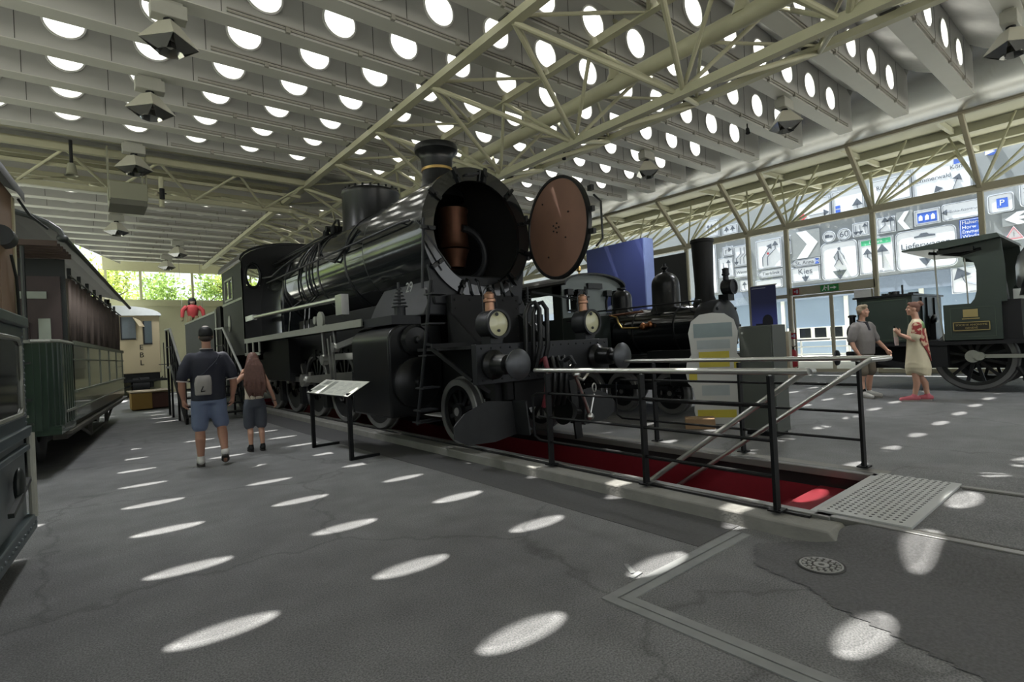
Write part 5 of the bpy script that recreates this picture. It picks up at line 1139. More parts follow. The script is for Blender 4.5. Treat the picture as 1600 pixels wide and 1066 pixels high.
# small spot lights under the right-hand beams
for i,(x,y) in enumerate(((8.95,6.7),(11.6,5.6),(9.2,8.9))):
    t = thing('spotlight', ('small black spotlight under the beams, between two right-hand pendant lamps','small black spotlight under the beams near the facade side','small black spotlight under the beams behind the roof girder')[i], 'spotlight', (x,y,5.98), 'small spotlights under the beams')
    b = MB(); b.cyl((x,y,5.9),(x,y,5.99),.015,n=8); obj('stem', b, blk_m, t); b = MB(); b.lathe([(.035,0),(.05,.12)], (x,y,5.88), (-.3,-.2,-1), 14); obj('barrel', b, blk_m, t)
# ================================================================ OUTSIDE THE GLASS
pav = mat('paving_pale', srgb(196,194,186), .8, 0, .08, 2)
b = MB(); b.box(18.45,60,-40,70,-.12,.002); b.box(-60,18.45,30.4,90,-.12,.0); b.box(-60,-7,-40,30.4,-.12,.0); b.box(-60,60,-60,-9.3,-.12,0)
obj('ground_outside', b, pav, kind='structure', smooth=False)
can = mat('canopy_paint', srgb(172,170,150), .6, 0, .04, 2)
b = MB(); b.prism([(16.7,6.95),(24,7.3),(24,7.45),(16.7,7.1)], (0,-12,0), (1,0,0), (0,0,1), (0,46,0))
for x, z in ((18.2,6.9),(20.4,7.0),(22.4,7.1),(23.9,7.2)): b.box(x-.08,x+.08,-12,34,z-.12,z+.12)
for i in range(18): y = -11+2.45*i; b.bar((16.8,y,6.86),(24,y,7.2),.1,.16)
obj('ceiling_canopy', b, can, kind='structure', smooth=False)
for i in range(4, 15):
    y = FY[i]; t = thing('beam_fan_strut', None, None, (18.5,y,4.9), kind='structure')
    for dx, dy in ((4.6,.1),(4.4,1.3),(3.0,-1.2),(2.0,1.0),(4.4,-1.5),(1.2,-.6)):
        b = MB(); b.cyl((18.45,y,4.85),(18.45+dx,y+dy,6.9+.04*dx),.045 if dx > 4 else .03,n=8); obj('strut', b, steel_m, t)
# building that carries the road signs
SX = 30.0
bd = thing('building', 'building across the forecourt covered with road signs above a blue grey glazed ground floor', 'building', (34,12,0))
b = MB(); b.box(SX,SX+8,-8,40,3.75,15); obj('sign_wall', b, mat('wall_slate', srgb(120,126,132), .7, 0, .06, 1), bd, smooth=False)
b = MB(); b.box(SX+.1,SX+8,-8,40,0,3.75); obj('ground_floor', b, mat('blue_grey_glazing', srgb(120,136,156), .12, 0, .1, .6), bd, smooth=False)
for i in range(13):
    y = -5.5+3.1*i; b = MB(); b.box(SX+.0,SX+.12,y-.09,y+.09,0,3.2); obj('mullion', b, mat('white_paint'), bd)
b = MB(); b.box(SX-.02,SX+.1,-8,40,3.0,3.75); obj('fascia', b, mat('fascia_blue_grey', srgb(112,124,142), .5), bd, smooth=False)
b = MB(); b.box(SX-.05,SX+.1,9.4,12.9,.75,1.5); obj('sill_panel', b, mat('white_paint'), bd)
for i in range(3): b = MB(); b.box(SX-.08,SX-.05,10.2+.75*i,10.75+.75*i,.95,1.45); obj('dark_pane', b, mat('dark_pane'), bd)
fnc = thing('fence', 'low white railing outside beyond the glass door', 'fence', (25,9,0))
for z in (.3,.62,.95): b = MB(); b.bar((25,4.5,z),(25,14,z),.05,.05); obj('bar', b, mat('white_paint'), fnc)
for i in range(6): b = MB(); b.bar((25,4.5+1.9*i,0),(25,4.5+1.9*i,.98),.06,.06); obj('post', b, mat('white_paint'), fnc)
# road signs
wht = mat('sign_face', srgb(202,207,218), .5, 0, .03, 2); ink = mat('sign_ink', srgb(74,82,96), .6); blu = mat('sign_blue', srgb(54,92,186), .5); slate = mat('wall_slate'); grn_s = mat('sign_green', srgb(60,160,120), .5); red_s = mat('sign_red', srgb(190,70,84), .5)
class Sign:
    def __init__(s, lab, y0, y1, z0, z1, face=wht, border=ink, shape='rect', bw=.035):
        s.yc, s.zc, s.w, s.h = (y0+y1)/2, (z0+z1)/2, y1-y0, z1-z0
        s.t = thing('road_sign', lab, 'road sign', (SX-.03,s.yc,s.zc), 'road signs on the building outside')
        b = MB(); o = (SX-.06,s.yc,s.zc); u, v, d = (0,-1,0), (0,0,1), (.06,0,0)
        w, h = s.w/2, s.h/2
        if shape == 'rect': poly = [(-w,-h),(w,-h),(w,h),(-w,h)]
        elif shape == 'round': r = min(w,h)*.25; poly = [(sx*(w-r)+r*cos(a),sy*(h-r)+r*sin(a)) for sx,sy,a0 in ((1,1,0),(-1,1,pi/2),(-1,-1,pi),(1,-1,3*pi/2)) for a in [a0+pi/2*i/4 for i in range(5)]]
        elif shape == 'circle': poly = [(w*cos(a),h*sin(a)) for a in [2*pi*i/28 for i in range(28)]]
        elif shape == 'tri': poly = [(-w,-h),(w,-h),(0,h)]
        elif shape == 'left': poly = [(-w,0),(-w+h*1.3,-h),(w,-h),(w,h),(-w+h*1.3,h)]
        b.prism(poly, o, u, v, d); s.face = obj('face', b, face, s.t, smooth=False)
        if border:
            k = MB(); n = len(poly)
            pts = [(SX-.065, s.yc-p[0]*(1-bw/w), s.zc+p[1]*(1-bw/h)) for p in poly]
            for i in range(n): k.bar(pts[i], pts[(i+1)%n], bw, .012, (1,0,0)) if False else k.bar(pts[i], pts[(i+1)%n], .012, bw, (1,0,0))
            obj('border', k, border, s.face, smooth=False)
    def P(s, u, v, e=.0): return (SX-.066-e, s.yc-u*s.w/2, s.zc+v*s.h/2)
    def poly(s, nm, pts, m=ink, e=0): b = MB(); b.prism([(p[0]*s.w/2,p[1]*s.h/2) for p in pts], (SX-.06-e,s.yc,s.zc), (0,-1,0), (0,0,1), (-.008,0,0)); obj(nm, b, m, s.face, smooth=False); return s
    def line(s, pts, th=.09, m=ink, head=True, nm='arrow'):
        b = MB(); Q = [Vector(s.P(*p)) for p in pts]
        for i in range(len(Q)-1): b.bar(Q[i], Q[i+1], .01, th, (1,0,0))
        if head:
            d = (Q[-1]-Q[-2]).normalized(); n = Vector((1,0,0)).cross(d); e = Q[-1]
            hs = th*2.2; tri = [e+d*hs, e+n*hs*.9-d*hs*.3, e-n*hs*.9-d*hs*.3]; b.loft([tri,[p+Vector((-.006,0,0)) for p in tri]])
        obj(nm, b, m, s.face, smooth=False); return s
    def text(s, body, u, v, size, m=ink, al='CENTER'):
        lettering(body, size, m, s.face, s.P(u,v,.002), (0,-1,0), (0,0,1), al); return s
def lettering(body, size, m, par, loc, u, v, al='CENTER'): return text_curve('lettering', body, size, m, par, loc, u, v, al)
def man(s, sc=1):
    s.poly('pictogram', [(-.08*cos(a)+.02,.62+.085*sin(a)) for a in [2*pi*i/14 for i in range(14)]])
    for q in (([(-.02,.5),(.0,.05)],.3),): s.line(q[0], q[1], head=False, nm='pictogram')
    s.line([(0,.1),(-.28,-.3)], .12, head=False, nm='pictogram'); s.line([(0,.1),(.2,-.28)], .12, head=False, nm='pictogram')
    s.line([(-.08,.45),(-.28,.2),(-.2,.05)], .08, head=False, nm='pictogram'); s.line([(.08,.45),(.26,.22),(.3,.02)], .08, head=False, nm='pictogram')
Sign('small white road sign with a bent arrow, near the small tank engine chimney',15.71,16.35,5.99,6.52).line([(-.4,-.6),(-.4,.3),(.3,.3)],.07)
Sign('white road sign with one arrow down and one up, above the small engine lantern',15.73,16.65,4.76,5.9).line([(-.35,.5),(-.35,-.5)],.07).line([(.35,-.6),(.35,.5)],.07)
Sign('white road sign with three lanes bending to the right',14.78,15.66,5.27,6.45).line([(-.1,.8),(-.1,.2),(-.7,-.2),(-.7,-.6)],.07).line([(.4,.8),(.4,.2),(-.2,-.2),(-.2,-.8)],.06,head=False).line([(.8,.8),(.8,.2),(.3,-.2),(.3,-.8)],.06,head=False)
Sign('small white road sign with the single word Wasen',14.8,15.66,4.64,5.18).text('Wasen',0,0,.24)
Sign('small white road sign with one arrow up, lowest beside the night sky banner',14.86,15.4,3.8,4.45,shape='round').line([(0,-.6),(0,.2)],.07)
Sign('white lane shift road sign with a red dot in the middle',12.97,14.35,4.9,6.5).line([(-.5,-.8),(-.5,-.2),(.1,.5)],.09).line([(-.1,-.8),(-.1,-.2),(.55,.3),(.55,.6)],.09).poly('dot',[(-.05+.09*cos(a),.05+.08*sin(a)) for a in [2*pi*i/12 for i in range(12)]],red_s)
Sign('white arrow shaped direction sign reading Tierklinik',12.99,14.36,4.42,4.82,shape='left').text('Tierklinik',.12,0,.25)
Sign('empty white rounded sign under the Tierklinik arrow',13.02,14.50,3.8,4.3,shape='round')
s = Sign('large dark panel with a white chevron pointing right',11.01,12.43,5.15,6.63,face=slate,border=None); s.poly('chevron',[(-.6,.95),(.1,.95),(.85,.05),(.1,-.95),(-.65,-.95),(.1,.0)],wht)
Sign('narrow white sign with a curving arrow beside the big chevron panel',12.44,12.75,5.53,6.52).line([(-.3,-.8),(-.3,-.2),(.3,.1),(.3,.5)],.06)
s = Sign('white arrow shaped direction sign reading St. Anna with a blue hospital H',11.06,12.49,4.76,5.12,shape='left'); s.text('St. Anna',-.05,0,.27); s.poly('blue_square',[(.68,-.8),(.95,-.8),(.95,.8),(.68,.8)],blu); s.text('H',.815,0,.24,wht)
Sign('white road sign reading Kies above a downward arrow',11.09,12.52,3.94,4.72).text('Kies',0,.35,.42).line([(0,-.1),(0,-.5)],.1)
s = Sign('large white pedestrian sign with a walking figure above a downward arrow',9.34,10.99,3.86,5.75,shape='round'); man(s); s.line([(0,-.5),(0,-.66)],.16)
s = Sign('round white sign with a truck pictogram',10.28,10.87,5.78,6.37,shape='circle'); s.poly('pictogram',[(-.6,-.2),(.05,-.2),(.05,.35),(-.6,.35)]); s.poly('pictogram',[(.1,-.2),(.6,-.2),(.6,.05),(.4,.2),(.1,.2)])
Sign('round white speed limit sign reading 60',9.58,10.18,5.77,6.36,shape='circle').text('60',0,0,.42)
Sign('white road sign with two downward arrows and one upward arrow',8.80,9.49,5.84,6.50).line([(-.6,.6),(-.6,-.4)],.06).line([(-.05,.6),(-.05,-.4)],.06).line([(.55,-.6),(.55,.4)],.06)
s = Sign('white road sign with a green header over two arrows',7.83,9.27,3.93,5.65); s.poly('green_header',[(-.85,.62),(.85,.62),(.85,.9),(-.85,.9)],grn_s); s.text('Luzern',0,.76,.2,wht); s.line([(-.2,-.3),(-.5,-.05),(-.5,.2)],.1).line([(.35,-.75),(.35,.25)],.13); s.text('400 m',0,-.88,.18)
Sign('white road sign with merging lane arrows above the green header sign',7.71,8.45,5.79,6.52).line([(-.7,-.9),(-.7,-.5),(-.1,.0),(-.1,.55)],.08).line([(.5,-.9),(.5,.55)],.09)
s = Sign('dark square panel with a white chevron pointing left',7.04,7.67,5.77,6.65,face=slate,border=None); s.poly('chevron',[(.6,.95),(.05,.95),(-.85,.05),(.0,-.95),(.65,-.95),(-.15,.0)],wht)
s = Sign('white sign with a blue field of small vehicle pictograms',6.03,6.98,5.86,6.55); s.poly('blue_field',[(-.75,-.7),(.75,-.7),(.75,.6),(-.75,.6)],blu)
for u in (-.5,0,.45): s.poly('pictogram',[(u-.15,-.4),(u+.15,-.4),(u+.15,.1),(u,.35),(u-.15,.1)],wht,.008)
s = Sign('large white road sign reading Lieferwagen under a car pictogram',5.52,7.76,3.87,5.70,shape='round'); s.text('Lieferwagen',0,.2,.38); s.text('bis 3,5 t',0,-.1,.32); s.line([(0,-.35),(0,-.55)],.13); s.poly('pictogram',[(-.35,.58),(.35,.58),(.35,.66),(.15,.7),(.08,.78),(-.12,.78),(-.2,.68),(-.35,.66)])
s = Sign('blue place name sign with four white lines of text',4.66,5.39,4.91,5.80,face=blu,border=wht)
for i, tx in enumerate(('Malters','Horw','Emmen','Windisch')): s.text(tx,-.8,.66-.45*i,.2,wht,'LEFT')
Sign('white sign with a curving arrow seen through the cab opening of the green engine',4.6,5.78,2.62,3.75).line([(.5,-.5),(-.2,-.2),(-.4,.4)],.16)
Sign('wide white road sign reading Einkaufszentrum with an arrow to the left',4.64,5.97,5.86,6.60,shape='round').line([(-.6,0),(-.8,0)],.07).text('Einkaufszentrum',.17,0,.155)
s = Sign('white parking sign with a blue square and a white P',3.62,4.44,5.83,6.62,shape='round'); s.poly('blue_square',[(-.3,-.5),(.55,-.5),(.55,.5),(-.3,.5)],blu); s.text('P',.1,0,.34,wht)
s = Sign('dark panel with a white arrow pointing left at the right edge of the view',3.1,4.02,5.22,5.78,face=slate,border=None); s.poly('arrow',[(.7,.9),(.0,.9),(-.8,.0),(.0,-.9),(.7,-.9),(.1,-.2),(.9,-.2),(.9,.25),(.1,.25)],wht)
Sign('triangular warning sign with a red border, above the green engine chimney rod',3.36,4.0,4.62,5.2,shape='tri',border=red_s,bw=.06).line([(0,-.5),(0,.2)],.07,head=False)
s = Sign('large white sign reading Zimmerwald and Köniz with two slanting arrows',4.89,6.97,6.91,8.57); s.text('Zimmerwald',-.3,.15,.26); s.text('Köniz',.6,.5,.26); s.line([(.0,-.9),(-.12,-.5)],.09).line([(.3,-.9),(.55,-.1)],.09); s.poly('blue_square',[(.45,.65),(.75,.65),(.75,.9),(.45,.9)],blu)
s = Sign('round blue sign with a white slanting arrow',3.96,4.46,8.30,8.88,face=blu,border=None,shape='circle'); s.line([(.4,.4),(-.3,-.3)],.1,wht)
Sign('white sign with a place name partly hidden by fan struts, left of the Zimmerwald sign',7.04,8.68,7.23,8.34).text('Rüfenacht',0,.3,.27)
s = Sign('white sign with a red diamond and an arrow to the right',10.43,12.16,7.0,8.16); s.line([(-.2,-.4),(.7,-.4)],.09); s.poly('red_diamond',[(-.55,-.75),(-.3,-.4),(-.55,-.05),(-.8,-.4)],red_s)
Sign('white sign with three arrows up, behind the fan struts above the slim chimney',16.51,17.42,7.3,8.28).line([(-.5,-.6),(-.5,.3)],.06).line([(0,-.6),(0,.3)],.06).line([(.5,-.6),(.5,.3)],.06)
Sign('low white sign with two arrows up, behind the fan struts',15.37,16.31,7.25,7.77).line([(-.4,-.5),(-.4,.1)],.08).line([(.4,-.5),(.4,.1)],.08)
Sign('white sign with small blue entries and an arrow up, right of the red diamond sign',8.95,10.33,7.12,8.26).line([(.6,-.8),(.6,-.4)],.12).poly('blue_square',[(-.8,-.85),(-.5,-.85),(-.5,-.6),(-.8,-.6)],blu).poly('blue_square',[(-.8,-.5),(-.5,-.5),(-.5,-.25),(-.8,-.25)],blu)
Sign('tall blank white sign above the merging lanes, partly behind the small engine chimney',16.8,18.2,3.9,6.9,border=ink)
Sign('blank white sign filling the gap under the one arrow up sign',12.99,14.45,3.8,3.78+.0,border=None) if False else None
Sign('white sign with half hidden text right of the parking sign',2.2,3.45,5.9,7.2,shape='round').text('Zentrum',0,0,.28)
Sign('blank white sign at the right edge behind the cladding of the green engine',2.3,3.2,3.9,5.0)
# ---- trees
lf_m = {}
def leaf_mat(nm, col):
    if nm in MATS: return MATS[nm]
    m = bpy.data.materials.new(nm); m.use_nodes = True; nt = m.node_tree
    for n in list(nt.nodes): nt.nodes.remove(n)
    out = nt.nodes.new('ShaderNodeOutputMaterial'); d = nt.nodes.new('ShaderNodeBsdfDiffuse'); t = nt.nodes.new('ShaderNodeBsdfTranslucent'); mx = nt.nodes.new('ShaderNodeMixShader'); mx.inputs[0].default_value = .5
    n = nt.nodes.new('ShaderNodeTexNoise'); n.inputs['Scale'].default_value = 1.3; r = nt.nodes.new('ShaderNodeValToRGB'); tc = nt.nodes.new('ShaderNodeTexCoord'); nt.links.new(tc.outputs['Object'], n.inputs['Vector']); nt.links.new(n.outputs['Fac'], r.inputs[0])
    r.color_ramp.elements[0].position = .35; r.color_ramp.elements[0].color = (*[c*.6 for c in col],1); r.color_ramp.elements[1].position = .65; r.color_ramp.elements[1].color = (*[min(1,c*1.25) for c in col],1)
    nt.links.new(r.outputs[0], d.inputs['Color']); nt.links.new(r.outputs[0], t.inputs['Color']); nt.links.new(d.outputs[0], mx.inputs[1]); nt.links.new(t.outputs[0], mx.inputs[2]); nt.links.new(mx.outputs[0], out.inputs['Surface']); MATS[nm] = m; return m
bark = mat('bark', (.09,.07,.05), .9, 0, .3, 5)
def tree(lab, x, y, h, r, nl, mnm, col, seed, base=.35):
    rnd = random.Random(seed); t = thing('tree', lab, 'tree', (x,y,0), 'trees outside the hall')
    b = MB(); b.tube([(x,y,0),(x+.1,y,h*.3),(x-.1,y+.1,h*.6),(x,y,h*.9)], [.2,.16,.1,.03], 8)
    for k in range(9): a = rnd.uniform(0,6.28); z = h*rnd.uniform(.3,.7); L = r*rnd.uniform(.5,.9); b.tube([(x,y,z),(x+L*.5*cos(a),y+L*.5*sin(a),z+.4),(x+L*cos(a),y+L*sin(a),z+1.0)], [.07,.05,.02], 6)
    obj('trunk', b, bark, t)
    c = MB(); cl = [(rnd.gauss(0,.42)*r, rnd.gauss(0,.42)*r, rnd.uniform(base,1)*h) for _ in range(26)]
    for _ in range(nl):
        q = rnd.choice(cl); p = Vector((x+q[0]+rnd.gauss(0,.45), y+q[1]+rnd.gauss(0,.45), q[2]+rnd.gauss(0,.4)))
        a = Vector((rnd.gauss(0,1),rnd.gauss(0,1),rnd.gauss(0,1))).normalized(); b_ = a.orthogonal().normalized(); s_ = rnd.uniform(.09,.17)
        c.add([p-a*s_, p+b_*s_*.55, p+a*s_, p-b_*s_*.55], [(0,1,2,3)])
    obj('foliage', c, leaf_mat(mnm, col), t, kind='stuff', smooth=False)
yg = ('leaf_yellow_green', (.40,.48,.13)); mg = ('leaf_mid_green', (.26,.37,.11))
tree('bright yellow green tree behind the left end window', .6, 36, 7.2, 2.6, 3200, *yg, 1)
tree('green tree outside between the end window mullions', 5.6, 37.5, 6.6, 2.6, 3200, *mg, 2, .45)
tree('tall yellow green tree outside the right end window', 8.6, 36, 8.2, 2.6, 3000, *yg, 3)
tree('green tree outside seen through the leaning glass left of the end windows', -1.6, 37.5, 9.5, 3.0, 3000, *mg, 7, .35)
tree('low green bushy tree beneath the gap of sky in the end windows', 3.2, 40, 5.4, 2.8, 2600, *yg, 4, .5)
for i,(x,y,h) in enumerate(((-5.5,34,9),(-5,27,9),(-7,21,9),(-11,15,9),(-13,7,8.5),(-13,0,9))):
    tree(('tree outside the far left glazing, behind the cream coach','tree outside the left glazing, above the green coach roof end','tree outside the left glazing, hidden mostly by the green coach','tree outside the left glazing, level with the green coach','tree outside the left glazing, beside the blue grey vehicle','tree outside the left glazing, level with the camera')[i], x, y, h, 2.8, 2200, *(yg if i % 2 else mg), 10+i, .2)
# ================================================================ PEOPLE
skin_a = mat('skin_tan', srgb(168,124,104), .55, 0, .08, 14); skin_b = mat('skin_light', srgb(190,146,124), .55, 0, .08, 14)
shoe_w = mat('sneaker_white', srgb(196,194,190), .6); sole_d = mat('sole_dark', srgb(52,48,46), .7); eye_m = mat('eye_white', srgb(214,210,204), .3); pup = mat('eye_dark', (.02,.015,.012), .2); lip = mat('lip', srgb(140,82,76), .5)
class Person:
    def __init__(s, lab, x, y, face_deg, scale=1.0, group=None):
        s.t = thing('person', lab, 'person', (x,y,0)); s.a = RAD(face_deg); s.o = Vector((x,y,0)); s.k = scale
        # local frame: x = the person's right, y = forwards, z = up; face_deg is the heading measured from +Y towards +X
        s.f = Vector((sin(s.a), cos(s.a), 0)); s.r = Vector((cos(s.a), -sin(s.a), 0))
    def W(s, p): p = Vector(p)*s.k; return s.o+s.r*p.x+s.f*p.y+Vector((0,0,p.z))
    def D(s, p): p = Vector(p); return s.r*p.x+s.f*p.y+Vector((0,0,p.z))
    def tube(s, b, pts, rs, n=14):
        P = [s.W(p) for p in pts]; R = [r*s.k for r in rs]; b.tube(P, R, n); b.ell(P[0], R[0],R[0],R[0], n, 8); b.ell(P[-1], R[-1],R[-1],R[-1], n, 8)
    def stack(s, b, secs, n=20, cap=True):
        # secs: (centre x, y, z, half width, half depth)
        b.loft([[s.W((c[0]+c[3]*cos(t), c[1]+c[4]*sin(t), c[2])) for t in [2*pi*i/n for i in range(n)]] for c in secs], cap)
    def ell(s, b, c, rx, ry, rz, rot=None):
        M = Matrix((s.r, s.f, Vector((0,0,1)))).transposed()
        b.ell(s.W(c), rx*s.k, ry*s.k, rz*s.k, 16, 12, M @ rot if rot else M)
    def hand(s, b, wrist, d, palm, curl=.5, left=False):
        # palm slab, four unequal curled fingers, thumb from the side of the palm
        w = Vector(wrist); d = Vector(d).normalized(); n = Vector(palm); n = (n-d*n.dot(d)).normalized(); sd = d.cross(n)
        if left: sd = -sd
        s.tube(b, [w-d*.02, w+d*.03, w+d*.085], [.026,.03,.03], 10)
        for off in (-.022, .0, .022): s.tube(b, [w+sd*off*.6+d*.02, w+sd*off+d*.085], [.02,.018], 8)
        for i, (off, L) in enumerate(((.031,.072),(.011,.082),(-.010,.076),(-.029,.058))):
            p0 = w+sd*off+d*.09; a1 = curl*.5; a2 = curl*1.3; a3 = curl*2.0
            p1 = p0+(d*cos(a1)+n*sin(a1))*L*.42; p2 = p1+(d*cos(a2)+n*sin(a2))*L*.33; p3 = p2+(d*cos(a3)+n*sin(a3))*L*.27
            s.tube(b, [p0,p1,p2,p3], [.0105,.0100,.0092,.0082], 8)
        q0 = w+sd*.024+d*.03; q1 = q0+(sd*.75+d*.6+n*.3).normalized()*.038; q2 = q1+(sd*.25+d*.9+n*.5).normalized()*.03; q3 = q2+(d*.9+n*.6).normalized()*.024
        s.tube(b, [q0,q1,q2,q3], [.0155,.0125,.0112,.0095], 8)
    def foot(s, b, ankle, toe, w=.045):
        a, t = Vector(ankle), Vector(toe); s.tube(b, [a, a+(t-a)*.35+Vector((0,0,-.025)), t], [w*.95,w*.85,w*.6], 12)
    def head(s, b, c, yaw=0, tilt=0, hs=1.0):
        R = Matrix.Rotation(-yaw, 3, 'Z') @ Matrix.Rotation(tilt, 3, 'X'); c = Vector(c)
        q = lambda x,y,z: tuple(c+R@(Vector((x,y,z))*hs))
        s.ell(b, q(0,-.01,.03), .077*hs,.096*hs,.100*hs, R); s.ell(b, q(0,.018,-.035), .062*hs,.074*hs,.082*hs, R); s.ell(b, q(0,.055,-.088), .034*hs,.03*hs,.026*hs, R)
        s.ell(b, q(0,.092,-.012), .014*hs,.022*hs,.018*hs, R); s.ell(b, q(0,.085,.012), .011*hs,.014*hs,.03*hs, R); s.ell(b, q(0,.075,.035), .055*hs,.02*hs,.012*hs, R)
        s.ell(b, q(0,.078,-.052), .026*hs,.014*hs,.012*hs, R)
        for sg in (-1,1): s.ell(b, q(sg*.075,-.008,-.005), .012*hs,.022*hs,.034*hs, R); s.ell(b, q(sg*.042,.06,-.025), .026*hs,.02*hs,.022*hs, R)
        s.hq, s.hR, s.hs = q, R, hs
    def face(s, parent):
        for sg in (-1,1):
            b = MB(); s.ell(b, s.hq(sg*.031,.077,.012), .013*s.hs,.009*s.hs,.009*s.hs, s.hR); e = obj('eye', b, eye_m, parent); b = MB(); s.ell(b, s.hq(sg*.031,.085,.012), .006*s.hs,.004*s.hs,.006*s.hs, s.hR); obj('pupil', b, pup, e)
        b = MB(); s.ell(b, s.hq(0,.089,-.05), .022*s.hs,.006*s.hs,.006*s.hs, s.hR); obj('mouth', b, lip, parent)
    def make(s, nm, b, m, vox=.012, it=4, parent=None, **k):
        o = obj(nm, b, m, parent or s.t, **k); r = o.modifiers.new('Remesh', 'REMESH'); r.mode = 'VOXEL'; r.voxel_size = vox; r.use_smooth_shade = True
        sm_ = o.modifiers.new('Smooth', 'SMOOTH'); sm_.factor = .5; sm_.iterations = it; return o
    def torso(s, b, w=1.0, belly=1.0, z0=.86):
        s.stack(b, [(0,0,z0,.15*w,.10*belly),(0,-.01,.94,.172*w,.118*belly),(0,0,1.05,.158*w,.112*belly),(0,.005,1.18,.165*w,.115*belly),(0,0,1.32,.182*w,.115),(0,-.01,1.42,.185*w,.098),(0,-.015,1.475,.13*w,.075),(0,-.01,1.52,.06,.056)])
        s.tube(b, [(0,-.012,1.46),(0,.0,1.56),(0,.01,1.62)], [.062,.055,.055])

def shoe(P, nm, ankle, toe, m_up, m_so, par, lift=0):
    a, t = Vector(ankle), Vector(toe); d = (t-a); hd = Vector((d.x,d.y,0)).normalized(); b = MB(); dn = d.normalized()
    up = Vector((0,0,1)); up = (up-dn*up.dot(dn)).normalized() if lift else up
    heel = a-hd*.05-up*.05 if not lift else a-dn*.01-up*.045
    tip = t if not lift else t
    P.tube(b, [heel+up*.03, heel+(tip-heel)*.35+up*.035, heel+(tip-heel)*.75+up*.015, tip+up*.01], [.042,.05,.046,.034], 12); P.tube(b, [a+up*.03, a-up*.02], [.046,.05], 12)
    o = P.make(nm, b, m_up, .01, 3, par); b = MB(); sd = dn.cross(up).normalized()
    L = [(0,-.034),(.3,-.045),(.7,-.048),(1,-.025),(1.05,0),(1,.025),(.7,.048),(.3,.045),(0,.034),(-.06,0)]
    pts = [heel+(tip-heel)*u+sd*v-up*.012 for u,v in L]
    b.loft([[P.W(p-up*.022) for p in pts],[P.W(p+up*.008) for p in pts]]); obj('sole', b, m_so, o, bevel=.004)
    return o

# ---- man walking away, navy polo shirt, black cap
M1 = Person('man seen from behind in a navy polo shirt and blue shorts walking towards the staircase', 1.33, 8.06, 8, 1.0)
b = MB(); M1.torso(b, 1.15, 1.15); M1.head(b, (0,.02,1.71), .0, -.05)
for sg, pts in ((-1,[(-.10,0,.92),(-.115,.03,.50),(-.12,-.01,.10)]),(1,[(.10,0,.92),(.135,.06,.52),(.155,-.15,.19)])):
    M1.tube(b, [pts[0],(pts[0][0]+(pts[1][0]-pts[0][0])*.5,.02,.71),pts[1]], [.098,.086,.062]); kx = Vector(pts[1]); an = Vector(pts[2]); M1.tube(b, [pts[1], tuple(kx+(an-kx)*.35+Vector((0,-.025,0))), tuple(an)], [.058,.062,.038])
M1.foot(b, (-.12,-.01,.09), (-.13,.16,.04)); M1.foot(b, (.155,-.15,.17), (.16,-.06,.05))
for sg in (-1,1):
    M1.tube(b, [(sg*.20,-.01,1.43),(sg*.265,-.03,1.28),(sg*.295,-.04,1.15)], [.062,.055,.046]); M1.tube(b, [(sg*.295,-.04,1.15),(sg*.30,.0,1.02),(sg*.285,.055,.90)], [.046,.044,.030])
    M1.hand(b, (sg*.285,.055,.90), (-sg*.08,.12,-1), (-sg*1,.1,0), .6, sg > 0)
bo = M1.make('body', b, skin_a, .0095, 3); M1.face(bo)
navy = mat('polo_navy', srgb(34,36,48), .8, 0, .12, 18); trim_w = mat('polo_trim', srgb(196,186,182), .8); blue_s = mat('shorts_blue', srgb(104,116,142), .8, 0, .1, 14)
b = MB(); M1.stack(b, [(0,-.005,.865,.205,.152),(0,-.005,.93,.205,.152),(0,-.005,1.02,.202,.15),(0,0,1.18,.205,.148),(0,-.005,1.32,.222,.145),(0,-.015,1.42,.222,.125),(0,-.02,1.485,.15,.09),(0,-.01,1.525,.075,.07)])
for sg in (-1,1): M1.tube(b, [(sg*.18,-.015,1.42),(sg*.255,-.03,1.29),(sg*.285,-.035,1.19)], [.085,.078,.072])
sh_ = M1.make('polo_shirt', b, navy, .013, 5)
for sg in (-1,1):
    b = MB(); p0, p1 = M1.W((sg*.285,-.035,1.125)), M1.W((sg*.283,-.035,1.14)); b.tube([p0,p1],[.072,.073],16); obj('sleeve_trim', b, trim_w, sh_)
b = MB(); M1.stack(b, [(0,-.012,1.505,.085,.078),(0,-.012,1.545,.072,.068)], cap=False); cl = obj('collar', b, navy, sh_); b = MB(); b.tube([M1.W((.074*cos(t),-.012+.07*sin(t),1.548)) for t in [2*pi*i/24 for i in range(24)]], .006, 6, closed=True); obj('collar_trim', b, trim_w, cl)
b = MB(); M1.ell(b, (.09,-.128,1.35), .022,.004,.004); obj('logo', b, mat('logo_grey', srgb(110,112,130), .6), sh_)
b = MB(); M1.stack(b, [(0,0,.97,.185,.138),(0,0,.88,.198,.145),(0,.005,.82,.2,.14)])
for sg, k_ in ((-1,(-.115,.02,.54)),(1,(.135,.05,.56))): M1.tube(b, [(sg*.1,0,.86),(sg*.105+.0,.02,.7),k_], [.11,.108,.1])
M1.make('shorts', b, blue_s, .014, 5)
b = MB(); M1.ell(b, (0,-.0,1.765), .088,.108,.085); M1.tube(b, [(0,.08,1.755),(0,.16,1.745)], [.05,.035]); M1.stack(b, [(0,-.005,1.715,.086,.106),(0,-.005,1.765,.088,.108)]); cp = M1.make('cap', b, blk_m, .01, 4)
b = MB(); M1.ell(b, (0,-.0,1.828), .045,.055,.028); obj('cap_crown', b, trim_w, cp); b = MB(); M1.ell(b, (0,-.02,1.69), .08,.09,.05); obj('hair', b, mat('hair_dark', srgb(48,40,36), .7), M1.t)
